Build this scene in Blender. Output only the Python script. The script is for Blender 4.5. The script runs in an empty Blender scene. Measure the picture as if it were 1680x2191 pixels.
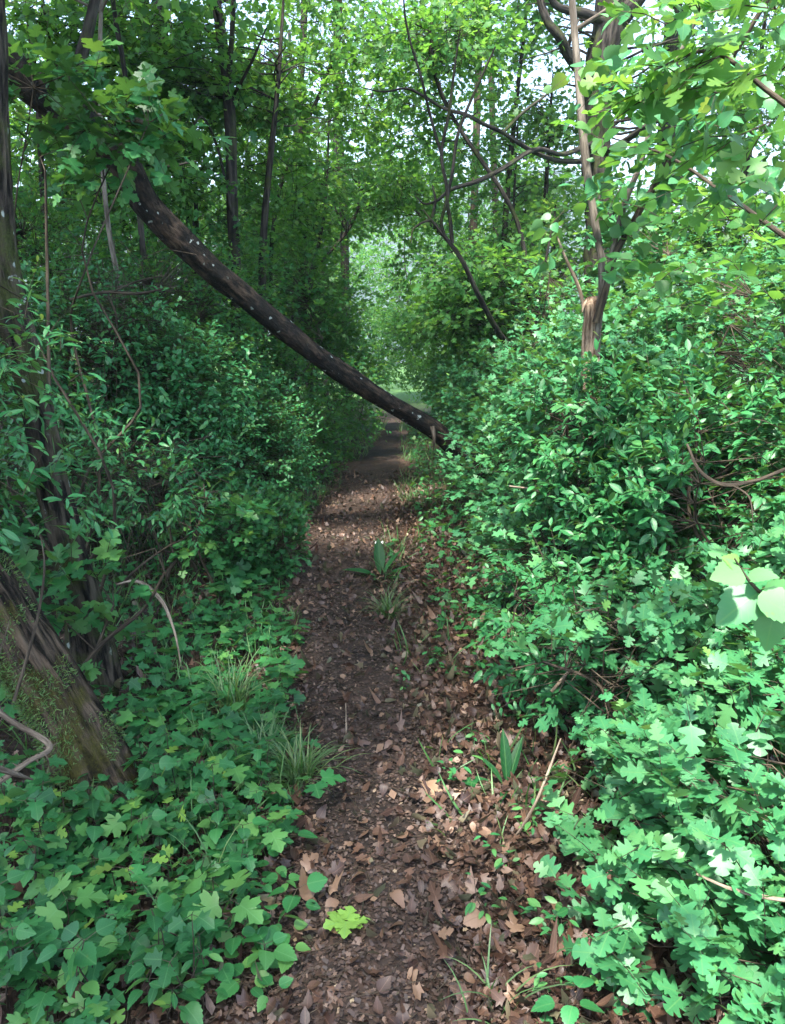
import bpy, math
import numpy as np
from mathutils import Vector, Matrix

# ------------------------------------------------------------------ camera, sky, sun, exposure
SC = bpy.context.scene
COL = SC.collection
PITCH = 15.0
F = 1719.0                        # focal length in units of the 1680 x 2191 photograph
CAM = np.array([0.0, 0.0, 1.6])
cam_d = bpy.data.cameras.new("camera")
cam = bpy.data.objects.new("camera", cam_d)
COL.objects.link(cam)
cam.location = CAM
cam.rotation_euler = (math.radians(90 - PITCH), 0, 0)
cam_d.sensor_fit = 'VERTICAL'
cam_d.sensor_height = 24.0
cam_d.lens = 24.0 * F / 2191.0
cam_d.clip_start = 0.05
cam_d.clip_end = 6000
SC.camera = cam

SUN_EL, SUN_AZ = math.radians(62), math.radians(198)     # azimuth from +Y towards +X
world = bpy.data.worlds.new("World")
SC.world = world
world.use_nodes = True
wn = world.node_tree.nodes
sky = wn.new("ShaderNodeTexSky")
sky.sky_type = 'NISHITA'
sky.sun_disc = False
sky.sun_elevation = SUN_EL
sky.sun_rotation = SUN_AZ
sky.air_density = 1.0
sky.dust_density = 2.0
wn["Background"].inputs[1].default_value = 0.15
world.node_tree.links.new(sky.outputs[0], wn["Background"].inputs[0])
sun_d = bpy.data.lights.new("sun", 'SUN')
sun_d.energy = 3.8
sun_d.angle = math.radians(4)      # thin cloud: soft-edged sun
sun_d.color = (1.0, 0.95, 0.86)
sun = bpy.data.objects.new("sun", sun_d)
COL.objects.link(sun)
sd = Vector((math.sin(SUN_AZ) * math.cos(SUN_EL), math.cos(SUN_AZ) * math.cos(SUN_EL), math.sin(SUN_EL)))
sun.rotation_euler = sd.to_track_quat('Z', 'Y').to_euler()
sun.location = sd * 60

SC.view_settings.view_transform = 'Standard'
SC.view_settings.look = 'None'
SC.view_settings.exposure = 2.5
SC.view_settings.gamma = 1.0
cy = SC.cycles
cy.max_bounces = 6
cy.diffuse_bounces = 3
cy.glossy_bounces = 2
cy.transmission_bounces = 5
cy.transparent_max_bounces = 4
cy.caustics_reflective = False
cy.caustics_refractive = False
cy.use_denoising = True
cy.sample_clamp_indirect = 6.0

# ------------------------------------------------------------------ small maths
RNG = np.random.default_rng(11)
A = np.array


def unit(v):
    v = np.asarray(v, float)
    return v / np.maximum(np.linalg.norm(v, axis=-1, keepdims=True), 1e-9)


_s, _c = math.sin(math.radians(PITCH)), math.cos(math.radians(PITCH))


def ray(px, py):
    a, b = (px - 840.0) / F, (1095.5 - py) / F
    return A([a, _c + b * _s, -_s + b * _c])


def W(px, py, Y):
    """world point at depth Y (metres ahead of the camera) behind pixel px, py of the 1680 x 2191 photograph"""
    d = ray(px, py)
    return CAM + d * (Y / d[1])


def hash3(ix, iy, iz):
    h = (ix * 374761393 + iy * 668265263 + iz * 2147483647 + 1013904223) & 0xFFFFFFFF
    h = ((h ^ (h >> 13)) * 1274126177) & 0xFFFFFFFF
    return ((h ^ (h >> 16)) & 0xFFFF) / 65535.0


def vnoise(p):
    """value noise, -1..1, p (N,3)"""
    p = np.asarray(p, float)
    i = np.floor(p).astype(np.int64)
    f = p - i
    f = f * f * (3 - 2 * f)
    r = 0
    for dx in (0, 1):
        for dy in (0, 1):
            for dz in (0, 1):
                w = (f[:, 0] if dx else 1 - f[:, 0]) * (f[:, 1] if dy else 1 - f[:, 1]) * (f[:, 2] if dz else 1 - f[:, 2])
                r = r + w * hash3(i[:, 0] + dx, i[:, 1] + dy, i[:, 2] + dz)
    return r * 2 - 1


def fnoise(p, octs=3):
    p = np.asarray(p, float)
    r, a, t = 0, 1.0, 0
    for k in range(octs):
        r = r + a * vnoise(p * 2 ** k + 17.3 * k)
        t += a
        a *= 0.5
    return r / t


def smooth(x, a, b):
    t = np.clip((np.asarray(x, float) - a) / (b - a), 0, 1)
    return t * t * (3 - 2 * t)


def gbase(x, y):
    """height of the ground without its small bumps"""
    x, y = np.asarray(x, float), np.asarray(y, float)
    yy = np.clip(y, -10, 60)
    z = -0.05 * yy
    z = z + 0.16 * np.maximum(0, -x - 0.75 - 0.02 * yy) * (1 - smooth(-x, 8, 30)) + 0.5 * smooth(-x, 8, 30)
    z = z + 0.05 * smooth(x, 0.6, 1.6) - 0.22 * np.maximum(0, np.minimum(x, 60) - 4.5)
    r = np.hypot(x, y)
    z = z * (1 - smooth(r, 60, 220)) + (-30.0) * smooth(r, 45, 260)
    return z


def gz(x, y):
    x, y = np.asarray(x, float), np.asarray(y, float)
    sh = x.shape
    p = np.stack([x.ravel(), y.ravel(), np.zeros(x.size)], 1)
    n = 0.05 * fnoise(p * A([0.9, 0.9, 1]), 2) + 0.02 * fnoise(p * A([4.0, 4.0, 1]) + 5, 2)
    return gbase(x, y) + n.reshape(sh)


def G(px, py):
    """ground point seen at pixel px, py"""
    d = ray(px, py)
    t = 1.0
    for _ in range(60):
        p = CAM + d * t
        t += (p[2] - float(gbase(p[0], p[1]))) / -d[2] * 0.7
        if t > 80:
            t = 80
            break
    p = CAM + d * t
    return A([p[0], p[1], float(gz(p[0], p[1]))])


# path edges, from the photograph
_pl = [(2191, 530, 1010), (1900, 560, 985), (1700, 640, 940), (1550, 645, 905), (1400, 620, 860), (1200, 590, 805),
       (1080, 690, 855), (950, 800, 858), (905, 828, 858)]
_PY, _PL, _PR = [], [], []
for y_, l_, r_ in _pl:
    a_, b_ = G(l_, y_), G(r_, y_)
    _PY.append((a_[1] + b_[1]) / 2)
    _PL.append(a_[0])
    _PR.append(b_[0])
_PY = [-2.0] + _PY + [60.0]
_PL = [_PL[0]] + _PL + [0.6]
_PR = [_PR[0]] + _PR + [1.1]


def path_lr(y):
    return np.interp(y, _PY, _PL), np.interp(y, _PY, _PR)


def path_dist(x, y):
    """metres outside the path edge (negative inside), and the side"""
    l, r = path_lr(y)
    return np.maximum(l - x, x - r), np.where(x < (l + r) / 2, -1, 1)


# ------------------------------------------------------------------ materials
def new_mat(name):
    m = bpy.data.materials.new(name)
    m.use_nodes = True
    nt = m.node_tree
    for n in list(nt.nodes):
        nt.nodes.remove(n)
    return m, nt


def N(nt, kind, **kw):
    n = nt.nodes.new("ShaderNode" + kind)
    for k, v in kw.items():
        if k.startswith("i_"):
            key = k[2:]
            n.inputs[int(key) if key.isdigit() else key.replace("_", " ")].default_value = v
        else:
            setattr(n, k, v)
    return n


def L(nt, a, b):
    nt.links.new(a, b)


def ramp(nt, fac, stops):
    r = N(nt, "ValToRGB")
    el = r.color_ramp.elements
    while len(el) < len(stops):
        el.new(0.5)
    for e, (p, c) in zip(el, stops):
        e.position = p
        e.color = (*c, 1)
    L(nt, fac, r.inputs[0])
    return r


def mixc(nt, fac, a, b, mode='MIX'):
    n = N(nt, "Mix", data_type='RGBA', blend_type=mode)
    for sock, v in ((n.inputs[0], fac), (n.inputs[6], a), (n.inputs[7], b)):
        if hasattr(v, "is_linked") or hasattr(v, "links"):
            L(nt, v, sock)
        else:
            sock.default_value = v if not isinstance(v, tuple) else (*v, 1)
    return n.outputs[2]


def leaf_mat(name, cols, trans_col, trans=0.38, rough=0.42, vein=(0.10, 0.25, 0.08), spec=0.5, blotch=(0.13, 0.14, 0.035)):
    """cols: ramp of leaf colours over the per-leaf random value; attribute leaf = (across, along, random)"""
    m, nt = new_mat(name)
    at = N(nt, "Attribute", attribute_name="leaf")
    sx = N(nt, "SeparateXYZ")
    L(nt, at.outputs["Vector"], sx.inputs[0])
    cr = ramp(nt, sx.outputs[2], cols)
    tr = ramp(nt, sx.outputs[2], trans_col)
    # veins: midrib and slanting side veins
    ab = N(nt, "Math", operation='ABSOLUTE')
    L(nt, sx.outputs[0], ab.inputs[0])
    mid = N(nt, "Math", operation='LESS_THAN', i_1=0.018)
    L(nt, ab.outputs[0], mid.inputs[0])
    sl = N(nt, "Math", operation='MULTIPLY_ADD', i_1=-0.8)
    L(nt, ab.outputs[0], sl.inputs[0])
    L(nt, sx.outputs[1], sl.inputs[2])
    fr = N(nt, "Math", operation='MULTIPLY', i_1=7.0)
    L(nt, sl.outputs[0], fr.inputs[0])
    fr2 = N(nt, "Math", operation='FRACT')
    L(nt, fr.outputs[0], fr2.inputs[0])
    sv = N(nt, "Math", operation='LESS_THAN', i_1=0.09)
    L(nt, fr2.outputs[0], sv.inputs[0])
    sv2 = N(nt, "Math", operation='MULTIPLY', i_1=0.5)
    L(nt, sv.outputs[0], sv2.inputs[0])
    mx = N(nt, "Math", operation='MAXIMUM')
    L(nt, mid.outputs[0], mx.inputs[0])
    L(nt, sv2.outputs[0], mx.inputs[1])
    mxs = N(nt, "Math", operation='MULTIPLY', i_1=0.55)
    L(nt, mx.outputs[0], mxs.inputs[0])
    no = N(nt, "TexNoise", i_Scale=9.0, i_Detail=2.0)
    geo = N(nt, "NewGeometry")
    L(nt, geo.outputs["Position"], no.inputs["Vector"])
    br = N(nt, "MapRange", i_1=0.3, i_2=0.7, i_3=0.8, i_4=1.2)
    L(nt, no.outputs[0], br.inputs[0])
    c1 = mixc(nt, 1.0, cr.outputs[0], br.outputs[0], 'MULTIPLY')
    c2 = mixc(nt, mxs.outputs[0], c1, vein)
    nb = N(nt, "TexNoise", i_Scale=70.0, i_Detail=3.0, i_Roughness=0.7)
    L(nt, geo.outputs["Position"], nb.inputs["Vector"])
    sb = N(nt, "MapRange", i_1=0.66, i_2=0.74, i_3=0.0, i_4=0.55)
    L(nt, nb.outputs[0], sb.inputs[0])
    c2 = mixc(nt, sb.outputs[0], c2, blotch)
    # underside paler
    pb = N(nt, "BsdfPrincipled", i_Roughness=rough)
    pb.inputs["Specular IOR Level"].default_value = spec
    under = mixc(nt, geo.outputs["Backfacing"], c2, mixc(nt, 0.3, c2, (0.16, 0.22, 0.12)))
    L(nt, under, pb.inputs["Base Color"])
    bp = N(nt, "Bump", i_Strength=0.25, i_Distance=0.002)
    L(nt, mx.outputs[0], bp.inputs["Height"])
    L(nt, bp.outputs[0], pb.inputs["Normal"])
    tb = N(nt, "BsdfTranslucent")
    L(nt, tr.outputs[0], tb.inputs[0])
    ms = N(nt, "MixShader", i_0=trans)
    L(nt, pb.outputs[0], ms.inputs[1])
    L(nt, tb.outputs[0], ms.inputs[2])
    out = N(nt, "OutputMaterial")
    L(nt, ms.outputs[0], out.inputs[0])
    return m


def bark_mat(name, dark, light, moss=None, moss_amt=0.0, lichen=0.0, scale=30.0, rough=0.85, bump=0.5, stretch=0.14):
    """attribute bark = (cos, sin)*circumference radius, length -> ridges run along the trunk"""
    m, nt = new_mat(name)
    at = N(nt, "Attribute", attribute_name="bark")
    mp = N(nt, "Mapping")
    mp.inputs["Scale"].default_value = (scale, scale, scale * stretch)
    L(nt, at.outputs["Vector"], mp.inputs["Vector"])
    n1 = N(nt, "TexNoise", i_Scale=1.0, i_Detail=6.0, i_Roughness=0.65)
    L(nt, mp.outputs[0], n1.inputs["Vector"])
    cr = ramp(nt, n1.outputs[0], [(0.42, dark), (0.5, tuple(a * .6 + b * .4 for a, b in zip(dark, light))), (0.62, light)])
    col = cr.outputs[0]
    geo = N(nt, "NewGeometry")
    n2 = N(nt, "TexNoise", i_Scale=5.0, i_Detail=5.0, i_Roughness=0.7)
    L(nt, geo.outputs["Position"], n2.inputs["Vector"])
    if moss:
        mr = N(nt, "MapRange", i_1=0.62 - moss_amt * 0.4, i_2=0.72 - moss_amt * 0.3, i_3=0.0, i_4=0.9)
        L(nt, n2.outputs[0], mr.inputs[0])
        n3 = N(nt, "TexNoise", i_Scale=160.0, i_Detail=3.0)
        L(nt, geo.outputs["Position"], n3.inputs["Vector"])
        mc = ramp(nt, n3.outputs[0], [(0.3, tuple(c * 0.45 for c in moss)), (0.7, moss)])
        col = mixc(nt, mr.outputs[0], col, mc.outputs[0])
    if lichen:
        n4 = N(nt, "TexVoronoi", i_Scale=15.0)
        n4w = N(nt, "TexNoise", i_Scale=14.0, i_Detail=3.0)
        L(nt, geo.outputs["Position"], n4w.inputs["Vector"])
        vm = N(nt, "VectorMath", operation='MULTIPLY_ADD')
        vm.inputs[1].default_value = (0.08, 0.08, 0.08)
        L(nt, n4w.outputs[1], vm.inputs[0])
        L(nt, geo.outputs["Position"], vm.inputs[2])
        L(nt, vm.outputs[0], n4.inputs["Vector"])
        mr2 = N(nt, "MapRange", i_1=0.13 + lichen * 0.13, i_2=0.10 + lichen * 0.13, i_3=0.0, i_4=0.9)
        L(nt, n4.outputs[0], mr2.inputs[0])
        gate = N(nt, "MapRange", i_1=0.50, i_2=0.56, i_3=0.0, i_4=1.0)
        L(nt, n2.outputs[0], gate.inputs[0])
        ml = N(nt, "Math", operation='MULTIPLY')
        L(nt, mr2.outputs[0], ml.inputs[0])
        L(nt, gate.outputs[0], ml.inputs[1])
        col = mixc(nt, ml.outputs[0], col, (0.33, 0.37, 0.33))
    pb = N(nt, "BsdfPrincipled", i_Roughness=rough)
    pb.inputs["Specular IOR Level"].default_value = 0.15
    L(nt, col, pb.inputs["Base Color"])
    bp = N(nt, "Bump", i_Strength=bump, i_Distance=0.03)
    L(nt, n1.outputs[0], bp.inputs["Height"])
    L(nt, bp.outputs[0], pb.inputs["Normal"])
    out = N(nt, "OutputMaterial")
    L(nt, pb.outputs[0], out.inputs[0])
    return m


def soil_mat(name, stops, scale=14.0, rough=0.85, bump=0.6, meadow=False):
    m, nt = new_mat(name)
    geo = N(nt, "NewGeometry")
    n1 = N(nt, "TexNoise", i_Scale=scale, i_Detail=9.0, i_Roughness=0.7)
    L(nt, geo.outputs["Position"], n1.inputs["Vector"])
    v1 = N(nt, "TexVoronoi", i_Scale=scale * 4.5, i_Randomness=1.0)
    L(nt, geo.outputs["Position"], v1.inputs["Vector"])
    sp = N(nt, "SeparateColor")
    L(nt, v1.outputs["Color"], sp.inputs[0])
    av = N(nt, "Math", operation='MULTIPLY_ADD', i_1=0.35)
    L(nt, sp.outputs[0], av.inputs[0])
    sc = N(nt, "Math", operation='MULTIPLY', i_1=0.65)
    L(nt, n1.outputs[0], sc.inputs[0])
    L(nt, sc.outputs[0], av.inputs[2])
    cr = ramp(nt, av.outputs[0], stops)
    big = N(nt, "TexNoise", i_Scale=2.3, i_Detail=3.0)
    L(nt, geo.outputs["Position"], big.inputs["Vector"])
    bv = N(nt, "MapRange", i_1=0.35, i_2=0.65, i_3=0.55, i_4=1.25)
    L(nt, big.outputs[0], bv.inputs[0])
    cr = type('o', (), {'outputs': [mixc(nt, 1.0, cr.outputs[0], bv.outputs[0], 'MULTIPLY')]})
    if meadow:      # grassland beyond the wood
        gr = ramp(nt, n1.outputs[0], [(0.3, (0.04, 0.10, 0.03)), (0.7, (0.10, 0.19, 0.05))])
        sxyz = N(nt, "SeparateXYZ")
        L(nt, geo.outputs["Position"], sxyz.inputs[0])
        far_ = N(nt, "MapRange", i_1=17.0, i_2=22.0)
        L(nt, sxyz.outputs[1], far_.inputs[0])
        cr = type('o', (), {'outputs': [mixc(nt, far_.outputs[0], cr.outputs[0], gr.outputs[0])]})
    pb = N(nt, "BsdfPrincipled", i_Roughness=rough)
    pb.inputs["Specular IOR Level"].default_value = 0.3
    L(nt, cr.outputs[0], pb.inputs["Base Color"])
    bp = N(nt, "Bump", i_Strength=bump, i_Distance=0.02)
    L(nt, av.outputs[0], bp.inputs["Height"])
    L(nt, bp.outputs[0], pb.inputs["Normal"])
    out = N(nt, "OutputMaterial")
    L(nt, pb.outputs[0], out.inputs[0])
    return m


def plain_mat(name, col, rough=0.7):
    m, nt = new_mat(name)
    geo = N(nt, "NewGeometry")
    n1 = N(nt, "TexNoise", i_Scale=60.0, i_Detail=4.0)
    L(nt, geo.outputs["Position"], n1.inputs["Vector"])
    cr = ramp(nt, n1.outputs[0], [(0.3, tuple(c * 0.6 for c in col)), (0.7, col)])
    pb = N(nt, "BsdfPrincipled", i_Roughness=rough)
    L(nt, cr.outputs[0], pb.inputs["Base Color"])
    out = N(nt, "OutputMaterial")
    L(nt, pb.outputs[0], out.inputs[0])
    return m


TY = [(0.0, (0.10, 0.28, 0.03)), (0.8, (0.20, 0.42, 0.05)), (1.0, (0.42, 0.55, 0.08))]
M = {
    'hawthorn': leaf_mat('hawthorn_leaf', [(0.0, (0.026, 0.125, 0.046)), (0.55, (0.045, 0.20, 0.075)), (0.9, (0.10, 0.27, 0.09)), (1.0, (0.14, 0.29, 0.06))], TY, 0.24, 0.44, spec=0.42),
    'privet': leaf_mat('privet_leaf', [(0.0, (0.016, 0.11, 0.036)), (0.6, (0.032, 0.18, 0.056)), (0.92, (0.09, 0.24, 0.06)), (1.0, (0.18, 0.34, 0.06))], TY, 0.22, 0.42, spec=0.42),
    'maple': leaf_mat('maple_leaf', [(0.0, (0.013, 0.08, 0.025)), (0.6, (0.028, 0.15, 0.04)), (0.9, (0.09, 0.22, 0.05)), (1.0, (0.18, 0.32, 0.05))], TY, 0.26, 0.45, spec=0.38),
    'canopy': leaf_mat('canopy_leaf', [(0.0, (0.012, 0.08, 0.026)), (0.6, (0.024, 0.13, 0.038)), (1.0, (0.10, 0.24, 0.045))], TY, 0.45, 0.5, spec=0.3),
    'spring': leaf_mat('spring_leaf', [(0.0, (0.03, 0.125, 0.035)), (0.6, (0.06, 0.19, 0.045)), (1.0, (0.16, 0.30, 0.055))], TY, 0.5, 0.45, spec=0.35),
    'moss': leaf_mat('moss', [(0.0, (0.022, 0.024, 0.006)), (0.6, (0.058, 0.055, 0.011)), (1.0, (0.12, 0.10, 0.025))], TY, 0.15, 0.7, spec=0.1),
    'grass': leaf_mat('grass_blade', [(0.0, (0.03, 0.09, 0.025)), (0.7, (0.06, 0.16, 0.04)), (1.0, (0.16, 0.20, 0.06))], TY, 0.3, 0.5),
    'dead': leaf_mat('dead_leaf', [(0.0, (0.022, 0.010, 0.008)), (0.4, (0.045, 0.023, 0.015)), (0.75, (0.105, 0.057, 0.036)), (1.0, (0.27, 0.175, 0.11))],
                     [(0.0, (0.06, 0.02, 0.01)), (1.0, (0.25, 0.12, 0.05))], 0.08, 0.5, blotch=(0.02, 0.012, 0.01), vein=(0.16, 0.09, 0.06)),
    'chip': leaf_mat('litter_bit', [(0.0, (0.028, 0.018, 0.014)), (0.5, (0.07, 0.042, 0.031)), (0.85, (0.15, 0.095, 0.065)), (1.0, (0.40, 0.32, 0.20))],
                     [(0.0, (0.03, 0.02, 0.01)), (1.0, (0.1, 0.06, 0.03))], 0.03, 0.6, blotch=(0.02, 0.012, 0.01), vein=(0.1, 0.07, 0.05)),
    'bark_dark': bark_mat('dark_bark', (0.010, 0.009, 0.008), (0.06, 0.052, 0.044), scale=34, moss=(0.05, 0.06, 0.02), moss_amt=0.25),
    'bark_moss': bark_mat('mossy_bark', (0.008, 0.007, 0.005), (0.11, 0.08, 0.056), moss=(0.07, 0.066, 0.014), moss_amt=0.35, scale=40, bump=0.9),
    'bark_lichen': bark_mat('lichen_bark', (0.008, 0.007, 0.006), (0.095, 0.076, 0.056), moss=(0.06, 0.075, 0.02), moss_amt=0.33, lichen=0.75, scale=36, bump=0.9),
    'bark_log': bark_mat('log_bark', (0.008, 0.007, 0.006), (0.075, 0.052, 0.036), moss=(0.014, 0.014, 0.012), moss_amt=0.5, lichen=0.55, scale=26, stretch=0.4, bump=1.0),
    'bark_pale': bark_mat('pale_bark', (0.09, 0.075, 0.06), (0.25, 0.215, 0.175), scale=40),
    'bark_grey': bark_mat('grey_twig', (0.06, 0.048, 0.036), (0.19, 0.155, 0.12), scale=60),
    'wood_torn': bark_mat('torn_wood', (0.10, 0.06, 0.04), (0.46, 0.34, 0.24), scale=60, bump=1.0),
    'twig': bark_mat('twig_bark', (0.03, 0.024, 0.018), (0.095, 0.075, 0.052), scale=60),
    'twig_pale': bark_mat('dry_twig', (0.12, 0.09, 0.065), (0.36, 0.29, 0.22), scale=60),
    'soil': soil_mat('forest_soil', [(0.25, (0.018, 0.012, 0.008)), (0.5, (0.045, 0.028, 0.019)), (0.7, (0.08, 0.046, 0.032)), (0.85, (0.13, 0.08, 0.055))], meadow=True),
    'path': soil_mat('trodden_soil', [(0.25, (0.014, 0.010, 0.008)), (0.5, (0.036, 0.024, 0.018)), (0.68, (0.07, 0.044, 0.033)), (0.85, (0.14, 0.09, 0.066))], scale=20),
    'hill': soil_mat('wooded_slope', [(0.3, (0.012, 0.030, 0.014)), (0.6, (0.03, 0.06, 0.025)), (0.8, (0.06, 0.10, 0.04))], scale=0.05, bump=0.0),
    'scrap': plain_mat('white_scrap', (0.75, 0.76, 0.78)),
    'stone': plain_mat('grey_stone', (0.22, 0.23, 0.24)),
}
for k_ in M:
    M[k_].cycles.use_bump_map_correction = False if hasattr(M[k_], 'cycles') and hasattr(M[k_].cycles, 'use_bump_map_correction') else None


# ------------------------------------------------------------------ mesh collection
class MB:
    """collects vertices / faces / the vector attribute for one mesh with one or two materials"""

    def __init__(s):
        s.v, s.f, s.a, s.b, s.n = [], [], [], [], 0
        s.fm = []

    def add(s, v, f, leaf=None, bark=None, mi=0):
        v = np.asarray(v, np.float32).reshape(-1, 3)
        f = np.asarray(f, np.int64)
        s.v.append(v)
        s.f.append(f + s.n)
        s.fm.append(mi)
        z = np.zeros((len(v), 3), np.float32)
        s.a.append(z if leaf is None else np.asarray(leaf, np.float32))
        s.b.append(z if bark is None else np.asarray(bark, np.float32))
        s.n += len(v)

    def mesh(s, name, mats, smooth_=True):
        me = bpy.data.meshes.new(name)
        v = np.concatenate(s.v)
        me.vertices.add(len(v))
        me.vertices.foreach_set('co', v.ravel())
        sizes = np.concatenate([np.full(len(f), f.shape[1]) for f in s.f])
        idx = np.concatenate([f.ravel() for f in s.f])
        mi = np.concatenate([np.full(len(f), m) for f, m in zip(s.f, s.fm)])
        me.loops.add(len(idx))
        me.loops.foreach_set('vertex_index', idx.astype(np.int32))
        me.polygons.add(len(sizes))
        starts = np.concatenate([[0], np.cumsum(sizes)[:-1]]).astype(np.int32)
        me.polygons.foreach_set('loop_start', starts)
        me.polygons.foreach_set('material_index', mi.astype(np.int32))
        if smooth_:
            me.polygons.foreach_set('use_smooth', np.ones(len(sizes), bool))
        at = me.attributes.new('leaf', 'FLOAT_VECTOR', 'POINT')
        at.data.foreach_set('vector', np.concatenate(s.a).ravel())
        at = me.attributes.new('bark', 'FLOAT_VECTOR', 'POINT')
        at.data.foreach_set('vector', np.concatenate(s.b).ravel())
        for m in mats:
            me.materials.append(m)
        me.update(calc_edges=True)
        me.validate()
        return me

    def obj(s, name, mats, parent=None, smooth_=True):
        if not isinstance(mats, (list, tuple)):
            mats = [mats]
        o = bpy.data.objects.new(name, s.mesh(name, mats, smooth_))
        COL.objects.link(o)
        if parent is not None:
            o.parent = parent
            o.matrix_parent_inverse = Matrix.Translation(parent.location).inverted()
        return o


def tag(o, label=None, cat=None, group=None, kind=None):
    for k, v in (('label', label), ('category', cat), ('group', group), ('kind', kind)):
        if v:
            o[k] = v
    return o


def thing(name, label, cat, loc, group=None):
    o = bpy.data.objects.new(name, None)
    o.empty_display_size = 0.1
    COL.objects.link(o)
    o.location = tuple(float(c) for c in loc)
    return tag(o, label, cat, group)


# ------------------------------------------------------------------ tubes (trunks, stems, twigs)
def spline(pts, n):
    """Catmull-Rom through pts (k, d), n samples"""
    P = np.asarray(pts, float)
    k = len(P)
    if k == 2:
        t = np.linspace(0, 1, n)[:, None]
        return P[0] * (1 - t) + P[1] * t
    d = np.maximum(np.linalg.norm(np.diff(P, axis=0), axis=1), 1e-6)[:, None]
    sl = np.diff(P, axis=0) / d
    m = np.concatenate([sl[:1], (sl[:-1] * d[1:] + sl[1:] * d[:-1]) / (d[1:] + d[:-1]), sl[-1:]])
    u = np.linspace(0, k - 1 - 1e-6, n)
    i = u.astype(int)
    t = (u - i)[:, None]
    h = d[i]
    return (P[i] * (2 * t ** 3 - 3 * t ** 2 + 1) + m[i] * h * (t ** 3 - 2 * t ** 2 + t)
            + P[i + 1] * (3 * t ** 2 - 2 * t ** 3) + m[i + 1] * h * (t ** 3 - t ** 2))


def tube(mb, pts, radii, sides=8, n=None, rough=0.0, ridge=0.0, seed=0.0, mi=0, cap=True):
    k = len(pts)
    n = n or max(2, (k - 1) * 4 + 1)
    C = spline(np.asarray(pts, float), n)
    R = np.interp(np.linspace(0, k - 1, n), np.arange(k), radii)
    T = unit(np.gradient(C, axis=0))
    ref = A([0.0, 1.0, 0.0]) if abs(T[0][1]) < 0.8 else A([1.0, 0, 0])
    U = np.zeros_like(C)
    u = unit(np.cross(T[0], ref))
    for i in range(n):
        u = unit(u - T[i] * np.dot(u, T[i]))
        U[i] = u
    V = np.cross(T, U)
    th = np.arange(sides) / sides * 2 * np.pi
    cs, sn = np.cos(th), np.sin(th)
    ln = np.concatenate([[0], np.cumsum(np.linalg.norm(np.diff(C, axis=0), axis=1))])
    bark = np.stack([np.outer(R, cs), np.outer(R, sn), np.repeat(ln[:, None], sides, 1)], 2).reshape(-1, 3) + seed
    rr = np.repeat(R[:, None], sides, 1)
    if rough or ridge:
        q = np.stack([np.repeat(cs[None], n, 0).ravel(), np.repeat(sn[None], n, 0).ravel(), np.repeat(ln, sides)], 1)
        d = rough * fnoise(q * A([1.3, 1.3, 3.0]) + seed, 3)
        if ridge:
            e = fnoise(q * A([7.5, 7.5, 1.8]) + seed * 2 + 0.35 * vnoise(q * 3)[:, None], 3)
            d = d + ridge * (np.abs(e) * 3 - 0.5)
        rr = rr * (1 + d.reshape(n, sides))
    X = C[:, None] + U[:, None] * (rr * cs)[..., None] + V[:, None] * (rr * sn)[..., None]
    i, j = np.meshgrid(np.arange(n - 1), np.arange(sides), indexing='ij')
    jn = (j + 1) % sides
    f = np.stack([i * sides + j, i * sides + jn, (i + 1) * sides + jn, (i + 1) * sides + j], -1).reshape(-1, 4)
    mb.add(X.reshape(-1, 3), f, bark=bark, mi=mi)
    if cap:
        for ring, flip in ((0, True), (n - 1, False)):
            vs = np.concatenate([X[ring], C[ring][None]])
            fs = np.array([[a, (a + 1) % sides, sides] for a in range(sides)])
            mb.add(vs, fs[:, ::-1] if flip else fs, bark=np.concatenate([bark[ring * sides:(ring + 1) * sides], bark[ring * sides][None]]), mi=mi)


def sticks(mb, p0, p1, r0, r1, mi=1):
    """many thin three-sided twigs"""
    p0, p1 = np.asarray(p0, float), np.asarray(p1, float)
    n = len(p0)
    if n == 0:
        return
    t = unit(p1 - p0)
    a = unit(np.cross(t, A([0.31, 0.2, 0.93])))
    b = np.cross(t, a)
    ring = [(math.cos(x), math.sin(x)) for x in (0, 2.094, 4.189)]
    r0 = np.broadcast_to(np.asarray(r0, float), (n,))[:, None]
    r1 = np.broadcast_to(np.asarray(r1, float), (n,))[:, None]
    v = np.stack([p0 + (a * c + b * s_) * r0 for c, s_ in ring] + [p1 + (a * c + b * s_) * r1 for c, s_ in ring], 1)
    base = (np.arange(n) * 6)[:, None, None]
    f = np.array([[0, 1, 4, 3], [1, 2, 5, 4], [2, 0, 3, 5]])[None] + base
    bark = v * 0.3
    mb.add(v.reshape(-1, 3), f.reshape(-1, 4), bark=bark.reshape(-1, 3), mi=mi)


# ------------------------------------------------------------------ leaves
def half_leaf(edge, fold=0.12, droop=0.12):
    """edge: (x, y, ymid) of the right edge from stalk to tip; returns verts, quads, uv"""
    e = np.asarray(edge, float)
    n = len(e)
    mid = np.stack([np.zeros(n), e[:, 2], np.zeros(n)], 1)
    rt = np.stack([e[:, 0], e[:, 1], e[:, 0] * fold], 1)
    lf = rt * A([-1, 1, 1])
    v = np.concatenate([mid, rt, lf])
    v[:, 2] -= droop * v[:, 1] ** 2
    f = []
    for i in range(n - 1):
        f.append([i, n + i, n + i + 1, i + 1])
        f.append([2 * n + i, i, i + 1, 2 * n + i + 1])
    return v, np.array(f), v[:, :2].copy()


def fan_leaf(half, centre, fold=0.1, droop=0.15):
    h = np.asarray(half, float)
    o = np.concatenate([h, (h[1:-1] * A([-1, 1]))[::-1]])
    n = len(o)
    v = np.concatenate([np.column_stack([o, np.abs(o[:, 0]) * fold]), [[centre[0], centre[1], 0]]])
    v[:, 2] -= droop * (v[:, 1] - 0.2) ** 2
    f = np.array([[i, (i + 1) % n, n] for i in range(n)])
    return v, f, v[:, :2].copy()


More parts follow.
